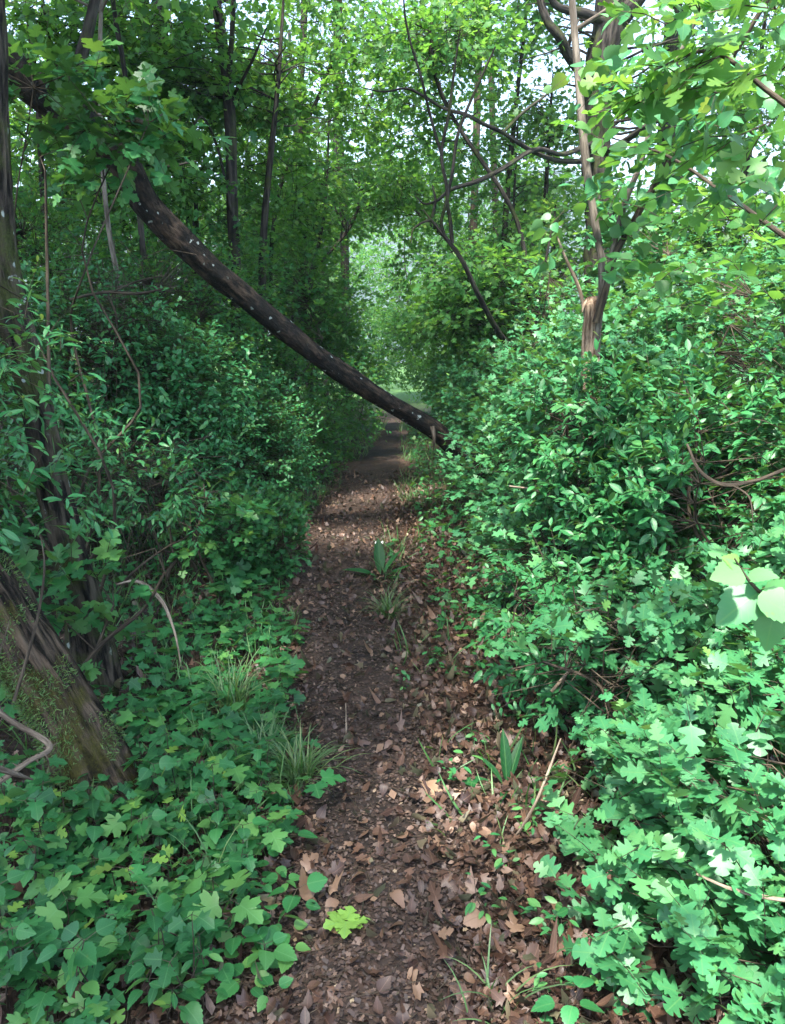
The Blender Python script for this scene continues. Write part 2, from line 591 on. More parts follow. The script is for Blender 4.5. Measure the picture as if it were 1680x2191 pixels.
HAW = half_leaf([(0, 0, 0), (0.05, 0.14, 0.1), (0.40, 0.26, 0.2), (0.45, 0.38, 0.3), (0.17, 0.45, 0.42), (0.27, 0.55, 0.5), (0.42, 0.66, 0.58),
                 (0.36, 0.76, 0.66), (0.14, 0.74, 0.73), (0.24, 0.90, 0.82), (0.14, 0.97, 0.9), (0, 1, 1)])
HAW_M = half_leaf([(0, 0, 0), (0.40, 0.27, 0.2), (0.16, 0.45, 0.42), (0.41, 0.69, 0.6), (0.14, 0.75, 0.75), (0, 1, 1)])
ELL = half_leaf([(0, 0, 0), (0.12, 0.14, 0.14), (0.20, 0.34, 0.34), (0.215, 0.52, 0.52), (0.15, 0.78, 0.78), (0, 1, 1)], 0.25, 0.2)
ELL_N = half_leaf([(0, 0, 0), (0.08, 0.14, 0.14), (0.145, 0.36, 0.36), (0.16, 0.55, 0.55), (0.11, 0.8, 0.8), (0, 1, 1)], 0.3, 0.25)
OVA = half_leaf([(0, 0, 0), (0.22, 0.05, 0.06), (0.35, 0.17, 0.15), (0.37, 0.24, 0.2), (0.42, 0.33, 0.27), (0.385, 0.37, 0.33), (0.41, 0.48, 0.4),
                 (0.35, 0.5, 0.46), (0.355, 0.62, 0.54), (0.28, 0.64, 0.6), (0.26, 0.75, 0.69), (0.18, 0.77, 0.76), (0.13, 0.88, 0.86), (0, 1, 1)], 0.2, 0.22)
MAP = fan_leaf([(0, 0), (0.2, -0.07), (0.40, -0.03), (0.43, 0.06), (0.30, 0.15), (0.46, 0.22), (0.62, 0.36), (0.52, 0.40), (0.50, 0.52), (0.25, 0.47),
                (0.24, 0.62), (0.34, 0.74), (0.20, 0.80), (0.12, 0.93), (0, 1.0)], (0, 0.28))
MAP_M = fan_leaf([(0, 0), (0.40, -0.03), (0.28, 0.16), (0.60, 0.38), (0.25, 0.47), (0.30, 0.76), (0, 1.0)], (0, 0.28))
HEX = half_leaf([(0, 0, 0), (0.27, 0.28, 0.3), (0.24, 0.65, 0.65), (0, 1, 1)], 0.2, 0.2)
KITE = (A([[0, 0, 0], [0.33, 0.45, 0.05], [0, 1, -0.1], [-0.33, 0.45, 0.05]]), A([[0, 1, 2, 3]]), A([[0, 0], [.33, .45], [0, 1], [-.33, .45]]))
LOBE = fan_leaf([(0, 0), (0.42, 0.12), (0.24, 0.34), (0.44, 0.60), (0.16, 0.66), (0, 1)], (0, 0.4))
BLADE = half_leaf([(0.028, 0, 0), (0.03, 0.3, 0.3), (0.026, 0.55, 0.55), (0.018, 0.8, 0.8), (0, 1, 1)], 0.3, 0.0)
CHIP = (A([[-.3, 0, 0], [.3, .1, .05], [.22, .9, 0], [-.2, 1, .08]]), A([[0, 1, 2, 3]]), A([[.1, .1], [.2, .1], [.2, .9], [.1, .9]]))
TEMPL = dict(haw=HAW, haw_m=HAW_M, ell=ELL, ell_n=ELL_N, ova=OVA, map=MAP, map_m=MAP_M, hex=HEX, kite=KITE, lobe=LOBE, blade=BLADE, chip=CHIP)


def leaves(mb, kind, pos, along, normal, size, rnd, rng, curl=0.15, mi=0, wide=None):
    """instances of a leaf template; along = stalk-to-tip direction"""
    tv, tf, tuv = TEMPL[kind]
    pos = np.asarray(pos, float)
    n = len(pos)
    if n == 0:
        return
    y = unit(along)
    z = np.asarray(normal, float)
    z = unit(z - y * np.sum(z * y, 1, keepdims=True))
    x = np.cross(y, z)
    s = np.broadcast_to(np.asarray(size, float), (n,))
    cu = rng.normal(0, curl, n)
    tw = rng.normal(0, curl * 1.2, n)
    loc = np.broadcast_to(tv[None], (n, len(tv), 3)).copy()
    if wide is not None:
        loc[:, :, 0] *= np.asarray(wide)[:, None]
    loc[:, :, 2] += cu[:, None] * loc[:, :, 1] ** 2 + tw[:, None] * loc[:, :, 0] * loc[:, :, 1]
    loc = loc * s[:, None, None]
    v = pos[:, None] + loc[:, :, 0:1] * x[:, None] + loc[:, :, 1:2] * y[:, None] + loc[:, :, 2:3] * z[:, None]
    f = tf[None] + (np.arange(n) * len(tv))[:, None, None]
    la = np.concatenate([np.broadcast_to(tuv[None], (n, len(tv), 2)), np.broadcast_to(np.asarray(rnd, float)[:, None, None], (n, len(tv), 1))], 2)
    mb.add(v.reshape(-1, 3), f.reshape(-1, tf.shape[1]), leaf=la.reshape(-1, 3), mi=mi)


def rdir(rng, n):
    return unit(rng.normal(size=(n, 3)))


def sprays(mb, kind, base, d, length, nleaf, size, rng, opposite=False, upbias=0.9, droop=0.1, twig_r=0.0013, tint=(0.0, 0.85), rosette=False, mi_leaf=0, mi_twig=1, curl=0.15, jit=0.35):
    """leafy twigs: base (N,3), directions d (N,3). Leaves alternate along each twig."""
    n = len(base)
    if n == 0:
        return
    d = unit(d)
    length = np.broadcast_to(np.asarray(length, float), (n,))
    side = unit(np.cross(d, A([0, 0, 1.0])) + rng.normal(0, 0.25, (n, 3)))
    end = base + d * length[:, None] - A([0, 0, 1.0]) * (droop * length)[:, None]
    if twig_r:
        midp = (base + end) / 2 + A([0, 0, 1.0]) * (droop * 0.35 * length)[:, None]
        sticks(mb, base, midp, twig_r * 1.25, twig_r, mi_twig)
        sticks(mb, midp, end, twig_r, twig_r * 0.6, mi_twig)
    shade = rng.beta(2.0, 2.2, n)
    for k in range(nleaf):
        t = (k + 0.6) / nleaf if not rosette else 0.25 + 0.75 * ((k + 1) / nleaf) ** 0.6
        sgn = (1 if k % 2 else -1)
        p = base + (end - base) * t + A([0, 0, 1.0]) * (droop * length * 4 * t * (1 - t) * 0.35)[:, None]
        last = k == nleaf - 1
        al = d * (0.55 if not last else 1.2) + side * (sgn * (0.9 if not last else 0.1)) + rng.normal(0, jit, (n, 3))
        al[:, 2] -= 0.15
        al = unit(al)
        nr = A([0, 0, 1.0]) * upbias + d * 0.25 + rng.normal(0, jit, (n, 3))
        sz = size * rng.uniform(0.65, 1.15, n) * (1.0 - 0.35 * (t > 0.85))
        keep = rng.random(n) < 0.92
        rv = np.clip(tint[0] + (tint[1] - tint[0]) * (0.55 * shade + 0.45 * rng.random(n)) + 0.18 * (t > 0.85), 0, 1)
        leaves(mb, kind, (p + al * (0.1 * sz)[:, None])[keep], al[keep], nr[keep], sz[keep], rv[keep], rng, curl, mi_leaf)
        if opposite and not last:
            al2 = unit(al - 2 * side * np.sum(al * side, 1, keepdims=True))
            leaves(mb, kind, (p + al2 * (0.1 * sz)[:, None])[keep], al2[keep], nr[keep], sz[keep] * 0.95, rv[keep], rng, curl, mi_leaf)


# gaps cut in the foliage along sun rays, to light the path and a few plants
SUNV = A([sd.x, sd.y, sd.z])
GAPS = [(G(a_, b_), c_) for a_, b_, c_ in ((700, 1080, .3), (745, 1074, .3), (790, 1070, .32), (830, 1064, .32), (870, 1060, .3), (690, 1150, .26), (750, 1154, .3), (800, 1155, .32), (850, 1150, .3), (655, 1140, .2), (600, 1120, .2), (915, 1712, .16), (1040, 1380, .2), (640, 1150, .2), (842, 925, .3), (835, 980, .3), (850, 900, .3))] + [(W(180, 290, 3.9), .34), (W(150, 640, 2.8), .25), (W(300, 900, 4.1), .3)]


def in_gap(p):
    m = np.zeros(len(p), bool)
    for g, rad_ in GAPS:
        w = p - g
        t = w @ SUNV
        m |= (t > .55) & (p[:, 2] > 1.35) & (np.linalg.norm(w - t[:, None] * SUNV, axis=1) < rad_ + .07 + .010 * t)
    return m


def blob_points(rng, blobs, n, inner=0.35, clump=0.0, cs=2.5):
    """points in a set of ellipsoids, nearer the outside; returns points and outward directions"""
    vol = A([b[3] * b[4] * b[5] for b in blobs]) ** 0.75
    which = rng.choice(len(blobs), size=int(n * (1.6 if clump else 1)), p=vol / vol.sum())
    B = A(blobs)[which]
    u = rdir(rng, len(which))
    r = (inner ** 3 + (1 - inner ** 3) * rng.random(len(which))) ** (1 / 3)
    r = r * (1 + 0.14 * vnoise(u * 2.2 + which[:, None] * 3.7))
    p = B[:, :3] + u * r[:, None] * B[:, 3:6]
    o = unit(u / B[:, 3:6])
    if clump:
        q = fnoise(p * cs + 31.0, 2)
        keep = q > np.quantile(q, clump)
        p, o = p[keep], o[keep]
    ok = (p[:, 2] > gbase(p[:, 0], p[:, 1]) + 0.04) & ~in_gap(p)
    return p[ok], o[ok]


def wiggle(rng, a, b, k, amp, sag=0.0):
    t = np.linspace(0, 1, k)[:, None]
    p = A(a) * (1 - t) + A(b) * t
    L_ = np.linalg.norm(A(b) - A(a))
    p[1:-1] += rng.normal(0, amp * L_, (k - 2, 3))
    p[:, 2] += sag * L_ * (4 * t * (1 - t))[:, 0]
    return p


def shrub(name, label, cat, base, blobs, kind, mat, ntwig, nleaf, size, seed, twig=0.16, stems=4, stem_r=0.012, group=None, clump=0.25, cs=3.0,
          opposite=False, tint=(0.0, 0.95), inner=0.3, up=0.9, bark='twig', droop=0.15, outb=0.8, rosette=False, jit=0.35):
    rng = np.random.default_rng(seed)
    bx, by = base
    root = thing(name, label, cat, (bx, by, float(gz(bx, by))), group)
    mb = MB()
    p, o = blob_points(rng, blobs, ntwig, inner, clump, cs)
    d = o * outb + A([0, 0, 0.35]) + rng.normal(0, 0.45, p.shape)
    sprays(mb, kind, p, d, twig * rng.uniform(0.6, 1.3, len(p)), nleaf, size, rng, opposite=opposite, upbias=up, tint=tint, droop=droop, rosette=rosette, jit=jit)
    # fine branches gather the twigs on to the stems
    tips = []
    for k in range(stems):
        b = blobs[k % len(blobs)]
        tip = A(b[:3]) + rng.normal(0, 0.45, 3) * A(b[3:6]) + A([0, 0, b[5] * 0.4])
        st = A([bx, by, 0]) + rng.normal(0, 0.10, 3)
        st[2] = float(gz(st[0], st[1])) - 0.05
        pts = wiggle(rng, st, tip, 5, 0.05, 0.06)
        m2 = MB()
        tube(m2, pts, np.linspace(stem_r, stem_r * 0.3, 5) * rng.uniform(0.7, 1.3), 7, rough=0.15, seed=seed + k)
        m2.obj('stem', M[bark], root)
        tips.append(spline(pts, 12))
    tips = np.concatenate(tips)
    sel = rng.choice(len(p), size=min(len(p), max(20, ntwig // 2)), replace=False)
    q = p[sel]
    near = tips[np.argmin(((q[:, None] - tips[None]) ** 2).sum(2) * rng.uniform(0.6, 1.4, (len(q), len(tips))), 1)]
    mid = (q + near) / 2 + rng.normal(0, 0.04, q.shape) + A([0, 0, 0.03])
    sticks(mb, near, mid, stem_r * 0.3, stem_r * 0.2)
    sticks(mb, mid, q, stem_r * 0.2, 0.0012)
    mb.obj('foliage', [M[mat], M[bark]], root)
    return root


def tree(name, label, cat, trunk, radii, clusters, kind, mat, nspray, nleaf, size, seed, twig=0.3, bark='bark_dark', limbs=(), group=None, sides=12, ridge=0.0,
         tint=(0.0, 0.85), clump=0.2, trunk_n=None, nbranch=10, up=0.7, rough=0.12, jit=0.4, cs=1.3):
    """trunk polyline from the ground up; clusters = ellipsoids of foliage; limbs = list of (points, radii)"""
    rng = np.random.default_rng(seed)
    root = thing(name, label, cat, trunk[0], group)
    mb = MB()
    tube(mb, trunk, radii, sides, trunk_n or max(12, 8 * len(trunk)), rough=rough, ridge=ridge, seed=seed * 1.7)
    mb.obj('trunk', M[bark], root)
    for k, (pts, rr) in enumerate(limbs):
        m2 = MB()
        tube(m2, pts, rr, 8, 6 * len(pts), rough=0.15, seed=seed + k)
        m2.obj('branch', M[bark], root)
    tl = spline(A(trunk), 40)
    if clusters:
        mc = MB()
        p, o = blob_points(rng, clusters, nspray, 0.15, clump, cs)
        d = o * A([1, 1, 0.35]) + rng.normal(0, 0.35, p.shape)
        sprays(mc, kind, p, d, twig * rng.uniform(0.6, 1.3, len(p)), nleaf, size, rng, upbias=up, tint=tint, droop=0.2, twig_r=0.002, jit=jit)
        for b in clusters:
            b = A(b[:3])
            tt = tl[np.argmin(((tl - b) ** 2).sum(1) + (tl[:, 2] > b[2] - 0.1) * 3.0)]
            pts = wiggle(rng, tt, b, 4, 0.06, 0.06)
            tube(mc, pts, np.linspace(min(0.016, max(0.008, radii[-1] * 0.8)), 0.004, 4), 5, 9, mi=1, cap=False)
        c = A(clusters)
        w = np.argmin(((p[:, None] - c[None, :, :3]) ** 2).sum(2), 1)
        sel = rng.random(len(p)) < 0.35
        st = c[w][:, :3] + rng.normal(0, 0.1, p.shape)
        sticks(mc, st[sel], p[sel], 0.004, 0.002)
        mc.obj('crown', [M[mat], M[bark]], root)
    return root


def crown_blobs(rng, c, r, n, flat=0.45, s=(0.35, 0.6)):
    u = rdir(rng, n)
    rad = rng.uniform(0.35, 0.95, n)
    p = A(c) + u * rad[:, None] * A(r)
    k = rng.uniform(*s, n) * min(r[0], r[1])
    return [(p[i][0], p[i][1], p[i][2], k[i], k[i], max(0.15, k[i] * flat)) for i in range(n)]


# ================================================================== SETTING
def grid_axis(lo, hi, step, far):
    a = list(np.arange(lo, hi + 1e-6, step))
    s = step
    x = a[-1]
    while x < far:
        s *= 1.22
        x += s
        a.append(x)
    s = step
    x = a[0]
    while x > -far:
        s *= 1.22
        x -= s
        a.insert(0, x)
    return A(a)


gx, gy = grid_axis(-3.2, 3.2, 0.045, 2600), grid_axis(0.2, 12.0, 0.06, 2600)
X, Y = np.meshgrid(gx, gy, indexing='ij')
Z = gz(X, Y)
near_ = (np.abs(X) < 6) & (Y < 20)
q_ = np.stack([X.ravel() * 14, Y.ravel() * 14, 0 * X.ravel()], 1)
Z = Z + np.where(near_, 0.012 * vnoise(q_).reshape(X.shape), 0)
nx, ny = len(gx), len(gy)
ii, jj = np.meshgrid(np.arange(nx - 1), np.arange(ny - 1), indexing='ij')
fg = np.stack([ii * ny + jj, (ii + 1) * ny + jj, (ii + 1) * ny + jj + 1, ii * ny + jj + 1], -1).reshape(-1, 4)
mb = MB()
mb.add(np.stack([X, Y, Z], -1).reshape(-1, 3), fg)
tag(mb.obj('ground', M['soil']), kind='structure')

# the trodden path, a sheet just above the ground with ragged edges dipping under it
py_ = np.arange(0.2, 21, 0.06)
cols = np.linspace(0, 1, 15)
l_, r_ = path_lr(py_)
l_ = l_ + 0.06 * fnoise(np.stack([py_ * 3, 0 * py_, 0 * py_], 1), 3)
r_ = r_ + 0.06 * fnoise(np.stack([py_ * 3, 0 * py_ + 9, 0 * py_], 1), 3)
PX = l_[:, None] * (1 - cols) + r_[:, None] * cols
PYY = np.repeat(py_[:, None], len(cols), 1)
PZ = gz(PX, PYY) + 0.016 + 0.006 * fnoise(np.stack([PX.ravel() * 12, PYY.ravel() * 12, 0 * PX.ravel()], 1), 2).reshape(PX.shape) - 0.02 * (np.abs(cols * 2 - 1) ** 6) - 0.03 * (np.abs(cols * 2 - 1) > 0.99)
nr_, nc_ = PX.shape
ii, jj = np.meshgrid(np.arange(nr_ - 1), np.arange(nc_ - 1), indexing='ij')
mb = MB()
mb.add(np.stack([PX, PYY, PZ], -1).reshape(-1, 3), np.stack([ii * nc_ + jj, ii * nc_ + jj + 1, (ii + 1) * nc_ + jj + 1, (ii + 1) * nc_ + jj], -1).reshape(-1, 4))
tag(mb.obj('path', M['path']), kind='structure')

# wooded hills on the far side of the valley
th = np.radians(np.linspace(-75, 75, 150))
rr_ = np.linspace(240, 640, 26)
TH, RR = np.meshgrid(th, rr_, indexing='ij')
HX, HY = np.sin(TH) * RR, np.cos(TH) * RR
hn = fnoise(np.stack([HX.ravel() / 110, HY.ravel() / 110, 0 * HX.ravel()], 1), 4).reshape(HX.shape)
HZ = -34 + 125 * smooth(RR, 245, 590) * (0.75 + 0.35 * hn) + 3 * fnoise(np.stack([HX.ravel() / 9, HY.ravel() / 9, 0 * HX.ravel()], 1), 2).reshape(HX.shape)
a_, b_ = HX.shape
ii, jj = np.meshgrid(np.arange(a_ - 1), np.arange(b_ - 1), indexing='ij')
mb = MB()
mb.add(np.stack([HX, HY, HZ], -1).reshape(-1, 3), np.stack([ii * b_ + jj, (ii + 1) * b_ + jj, (ii + 1) * b_ + jj + 1, ii * b_ + jj + 1], -1).reshape(-1, 4))
tag(mb.obj('hills', M['hill']), kind='structure')



def px(*pts):
    return A([W(*p) for p in pts])


def rpx(r, Y):
    return r * Y / F * 1.02


# ================================================================== TREES

# --- the fallen trunk leaning across the path
root = thing('fallen_tree', 'dark fallen trunk with white lichen spots leaning across the path', 'tree', (1.25, 7.35, float(gz(1.25, 7.35))))
lp = np.concatenate([[A([1.55, 7.6, float(gz(1.55, 7.6)) - 0.1])], px((1000, 985, 7.1), (925, 918, 6.85), (800, 842, 6.6), (655, 742, 6.3), (535, 645, 6.1), (425, 552, 5.9),
                     (318, 440, 5.75), (262, 345, 5.6), (165, 255, 5.4), (50, 165, 5.2), (-90, 60, 5.0), (-330, -120, 4.8))])
lr = [0.09, 0.072, 0.074, 0.078, 0.078, 0.074, 0.08, 0.09, 0.098, 0.10, 0.10, 0.095, 0.08]
mb = MB()
tube(mb, lp, lr, 36, 240, rough=0.26, ridge=0.06, seed=3.1)
mb.obj('trunk', M['bark_log'], root)
for pts, rr in ((px((140, 225, 5.3), (165, 150, 5.3), (188, 70, 5.3), (203, 0, 5.3), (225, -160, 5.3)), (0.05, 0.04, 0.035, 0.03, 0.015)),
                (px((262, 350, 5.55), (300, 330, 5.3), (350, 355, 5.2), (420, 345, 5.2)), (0.02, 0.014, 0.01, 0.004)),
                (px((165, 250, 5.4), (230, 205, 5.2), (300, 240, 5.0), (360, 290, 5.0)), (0.025, 0.018, 0.012, 0.004))):
    m2 = MB()
    tube(m2, pts, rr, 8, 24, rough=0.12, seed=1.3)
    m2.obj('branch', M['bark_dark'], root)
m2 = MB()
tube(m2, px((925, 912, 6.74), (929, 940, 6.72), (928, 962, 6.72)), (0.022, 0.016, 0.003), 6, 8, rough=0.2)
tag(m2.obj('broken_stub', M['bark_grey'], root), 'pale splintered stub hanging below the trunk')

# --- lichen-spotted tree on the left
rng = np.random.default_rng(5)
b0 = G(208, 1470)
tr = np.concatenate([[b0 - A([0, 0, 0.08])], px((186, 1335, b0[1] + .02), (152, 1200, b0[1]), (118, 1060, b0[1] - .03), (88, 900, b0[1] - .05), (36, 700, b0[1] - .08), (-4, 520, b0[1] - .1),
                     (-20, 300, b0[1] - .1), (-30, 100, b0[1] - .1), (-42, -100, b0[1] - .1)), [A([-1.75, 3.25, 4.4]), A([-2.1, 2.7, 6.0]), A([-2.3, 2.2, 7.0])]])
rad = [0.115, 0.085, 0.07, 0.066, 0.06, 0.062, 0.064, 0.066, 0.066, 0.066, 0.06, 0.05, 0.03]
cl = crown_blobs(rng, (-2.6, 1.2, 6.0), (2.2, 2.6, 1.0), 40, s=(0.5, 0.8))  # unseen crown overhead, placed to keep sun off the path and left side
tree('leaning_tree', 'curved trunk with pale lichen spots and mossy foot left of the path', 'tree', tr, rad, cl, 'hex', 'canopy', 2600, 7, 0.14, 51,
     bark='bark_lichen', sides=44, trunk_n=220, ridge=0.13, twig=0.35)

# --- mossy trunk leaning out of the frame
b0 = G(222, 1720)
tr = np.concatenate([[b0 + A([0.05, -0.02, -0.1])], px((205, 1665, b0[1]), (130, 1525, b0[1]), (45, 1385, b0[1] + .02), (-60, 1220, b0[1] + .05), (-260, 950, b0[1] + .1)), [A([-2.6, 2.6, 3.2]), A([-3.6, 0.4, 6.0])]])
rad = [0.18, 0.12, 0.096, 0.095, 0.092, 0.09, 0.08, 0.03]
cl = crown_blobs(rng, (-3.7, -1.8, 5.6), (2.2, 2.4, 1.0), 34, s=(0.5, 0.8))  # crown out of view behind the camera, added to shade the near left
tree('mossy_tree', 'thick ridged trunk covered in yellow green moss leaning out to the left', 'tree', tr, rad, cl, 'hex', 'canopy', 2000, 7, 0.14, 52,
     bark='bark_moss', sides=56, trunk_n=150, ridge=0.16, twig=0.35)

root = [o for o in bpy.data.objects if o.name == 'mossy_tree'][0]
me = [o for o in root.children if o.name.startswith('trunk')][0].data
nv = len(me.vertices)
vv, vn = np.zeros(nv * 3), np.zeros(nv * 3)
me.vertices.foreach_get('co', vv)
me.vertices.foreach_get('normal', vn)
vv, vn = vv.reshape(-1, 3), vn.reshape(-1, 3)
vv = np.repeat(vv, 5, 0) + rng.normal(0, .006, (nv * 5, 3))
vn = np.repeat(vn, 5, 0)
ok_ = (fnoise(vv * 5.5, 3) > .14) & (vv[:, 2] < 1.5)
vv, vn = vv[ok_], vn[ok_]
mb = MB()
leaves(mb, 'blade', vv - vn * .003, vn + rng.normal(0, .6, vn.shape), rdir(rng, len(vv)), rng.uniform(.008, .02, len(vv)), rng.random(len(vv)), rng, .5, wide=np.full(len(vv), 3.0))
tag(mb.obj('moss', M['moss'], root), 'yellow green moss patches')

# --- dark slender tree behind the fallen trunk
tr = np.concatenate([[A([W(492, 985, 8.4)[0], 8.4, float(gz(W(492, 985, 8.4)[0], 8.4)) - .1])], px((492, 940, 8.4), (506, 790, 8.4), (507, 640, 8.4), (497, 450, 8.4), (492, 250, 8.4), (480, 120, 8.4), (463, 0, 8.4), (450, -160, 8.4)), [A([-2.2, 6.0, 6.8])]])
cl = crown_blobs(rng, (-2.5, 4.3, 6.2), (2.3, 2.5, 0.9), 46, s=(0.5, 0.8)) + crown_blobs(rng, (-1.7, 8.6, 4.4), (1.3, 1.2, 1.2), 12)  # first cluster is unseen overhead, shaped to shade the left wood and path
tree('slender_tree', 'dark slender upright tree behind the fallen trunk, forked near the top', 'tree', tr, [.075, .065, .06, .058, .056, .055, .052, .045, .04, .02], cl, 'hex', 'canopy', 3800, 7, 0.13, 53, bark='bark_dark',
     limbs=[(px((488, 190, 8.4), (495, 100, 8.3), (500, 0, 8.2), (505, -150, 8.1)), (.03, .025, .022, .012)),
            (px((494, 215, 8.4), (540, 130, 8.0), (570, 60, 7.8)), (.016, .013, .006)),
            (px((500, 480, 8.4), (460, 300, 8.0), (430, 250, 7.6), (405, 290, 7.3)), (.016, .012, .01, .004))])

# --- thinner stems deeper in the left wood
THIN = [
    ('thin_tree', 'thin wavy dark stem rising behind the bare branch of the fallen trunk', [(300, 470), (285, 300), (268, 160), (242, 0), (235, -150)], 6.6, 5),
    ('thin_tree', 'straight dark trunk with sky gaps beside it, left one of a pair', [(325, 560), (320, 300), (312, 100), (308, -100)], 10.5, 10),
    ('thin_tree', 'straight dark trunk, right one of a pair beyond the fallen trunk', [(352, 560), (346, 330), (338, 120), (334, -100)], 12.0, 9),
    ('thin_tree', 'pale thin stem standing in the shade below the fallen trunk', [(272, 720), (258, 620), (236, 510), (226, 430), (215, 250)], 6.0, 5),
    ('thin_tree', 'spindly dark stem close to the lichen-spotted trunk, at its height in the sky gap', [(92, 420), (80, 200), (62, 40), (55, -120)], 8.0, 5),
    ('thin_tree', 'dark stem leaning under the first bend of the fallen trunk', [(432, 700), (405, 460), (372, 250), (352, 60), (340, -100)], 9.5, 7),
    ('thin_tree', 'dark trunk half hidden in foliage left of the path tunnel', [(660, 760), (648, 500), (640, 260), (650, 60), (655, -100)], 13.0, 7),
    ('thin_tree', 'faint trunk above the far end of the path', [(740, 700), (735, 450), (722, 200), (725, -50)], 17.0, 8),
    ('thin_tree', 'slim reddish trunk standing against the bright sky gap', [(1012, 560), (1018, 330), (1022, 200), (1026, 60), (1030, -100)], 15.0, 7),
    ('thin_tree', 'slim dark trunk just beside the reddish one in the sky gap', [(1062, 500), (1055, 300), (1050, 120), (1042, -80)], 17.0, 6),
    ('thin_tree', 'shadowy trunk right of the oak, behind the tall young stems', [(1420, 400), (1432, 220), (1440, 60), (1446, -100)], 12.0, 17),
]
for i, (nm, lab, pts, Yd, r) in enumerate(THIN):
    P = px(*[(a, b, Yd) for a, b in pts])
    foot = A([P[0][0] + 0.03, Yd, float(gz(P[0][0], Yd)) - .05])
    P = np.concatenate([[foot], P, [P[-1] + A([0.1, 0.1, 1.2])]])
    R_ = np.linspace(1.25, 0.75, len(P)) * rpx(r, Yd)
    c = P[-1]
    cl = crown_blobs(rng, (c[0], c[1], c[2] + 0.2), (1.5, 1.5, 1.3), 12, s=(0.45, 0.75))
    tree(nm, lab, 'tree', P, R_, cl, 'lobe', 'spring', 420, 6, 0.085, 60 + i, bark='bark_pale' if 'pale' in lab else ('twig' if 'reddish' in lab else 'bark_dark'), sides=10)

# --- the oak on the right and its low limbs
ok = px((1282, 420, 9.2), (1274, 300, 9.2), (1277, 230, 9.2), (1290, 120, 9.2), (1304, 45, 9.2), (1312, -40, 9.2))
ok = np.concatenate([[A([ok[0][0], 9.2, float(gz(ok[0][0], 9.2)) - .1])], ok, [ok[-1] + A([0.1, 0.2, 1.6]), ok[-1] + A([0.2, 0.4, 3.2])]])
cl = crown_blobs(rng, (2.6, 10.2, 7.6), (2.4, 2.2, 1.6), 26, s=(0.45, 0.7)) + crown_blobs(rng, (1.75, 9.3, 4.4), (1.0, 0.8, 0.8), 12, s=(0.3, 0.42)) + crown_blobs(rng, (3.6, 8.8, 3.7), (1.0, 0.9, 0.6), 7, s=(0.35, 0.5))
tree('oak_tree', 'big dark oak trunk forking against the sky above the right hand bushes', 'tree', ok, [.2, .15, .14, .145, .165, .17, .15, .10, .05], cl, 'lobe', 'canopy', 2200, 7, 0.11, 80, bark='bark_dark', sides=24,
     ridge=0.12, trunk_n=90,
     limbs=[(px((1305, 60, 9.2), (1340, 25, 9.1), (1385, -35, 9.0), (1440, -130, 8.8)), (.11, .10, .085, .05)),
            (px((1280, 190, 9.2), (1240, 150, 9.0), (1213, 112, 8.9), (1198, 80, 8.8), (1174, 49, 8.8), (1158, 8, 8.8), (1150, -80, 8.8)), (.07, .055, .055, .05, .045, .042, .03)),
            (px((1290, 45, 9.1), (1252, 28, 9.0), (1215, 22, 8.9), (1188, 10, 8.8), (1165, -30, 8.7)), (.05, .045, .04, .035, .02)),
            (px((1213, 112, 8.9), (1225, 70, 8.8), (1240, 40, 8.8)), (.02, .018, .01)),
            (px((1278, 300, 9.2), (1205, 330, 8.4), (1136, 323, 7.6), (1062, 368, 7.2), (1021, 388, 7.1), (961, 408, 7.05), (930, 432, 7.0), (908, 436, 7.0), (890, 420, 7.0)), (.035, .022, .02, .019, .018, .016, .012, .008, .004)),
            (px((1278, 345, 9.2), (1180, 340, 8.2), (1111, 307, 7.5), (1076, 284, 7.3), (1028, 262, 7.1), (999, 246, 7.0), (950, 232, 6.95), (910, 208, 6.9), (874, 190, 6.9), (820, 196, 6.9), (772, 187, 6.9)), (.03, .022, .02, .018, .016, .015, .013, .012, .010, .008, .004)),
            (px((1076, 284, 7.3), (1120, 240, 7.4), (1160, 210, 7.5), (1210, 170, 7.7)), (.014, .012, .01, .006)),
            (px((1285, 330, 9.2), (1340, 300, 8.6), (1400, 262, 8.2), (1480, 240, 8.0), (1560, 225, 7.9)), (.04, .03, .022, .018, .01))])

# --- bare dark stems in the middle
b0 = A([W(1150, 650, 8.1)[0], 8.1, 0])
b0[2] = float(gz(b0[0], 7.3))
root = thing('bare_shrub', 'fan of thin bare dark stems arching up beside the path tunnel', 'shrub', b0)
for pts, rr in ((np.concatenate([[b0 + A([0.02, 0, -.05])], px((1120, 790, 7.9), (1060, 700, 7.5), (1020, 623, 7.2), (980, 543, 7.05), (951, 505, 7.0), (922, 470, 7.0), (905, 448, 7.0))]), (.035, .03, .026, .022, .02, .018, .013, .005)),
                (px((968, 520, 7.02), (964, 473, 6.98), (957, 425, 6.95), (967, 377, 6.95), (980, 288, 6.95), (996, 243, 6.95), (1024, 179, 6.95), (1060, 100, 6.9)), (.018, .017, .016, .014, .013, .012, .01, .006)),
                (px((953, 508, 7.0), (945, 479, 6.97), (957, 425, 6.9), (945, 329, 6.9), (961, 240, 6.85), (967, 192, 6.85), (973, 144, 6.85), (985, 60, 6.8)), (.014, .013, .015, .014, .012, .01, .008, .004)),
                (px((946, 335, 6.9), (919, 240, 6.85), (900, 160, 6.85), (878, 89, 6.85), (868, 42, 6.85), (862, -40, 6.8)), (.012, .012, .01, .009, .008, .004)),
                (px((922, 470, 7.0), (900, 478, 7.0), (885, 490, 7.0), (880, 520, 7.0)), (.012, .01, .008, .003)),
                (px((925, 465, 7.0), (932, 430, 7.0), (925, 395, 7.0)), (.014, .012, .004))):
    m2 = MB()
    tube(m2, pts, rr, 7, 6 * len(pts), rough=0.18, seed=2.0)
    m2.obj('stem', M['bark_dark'], root)

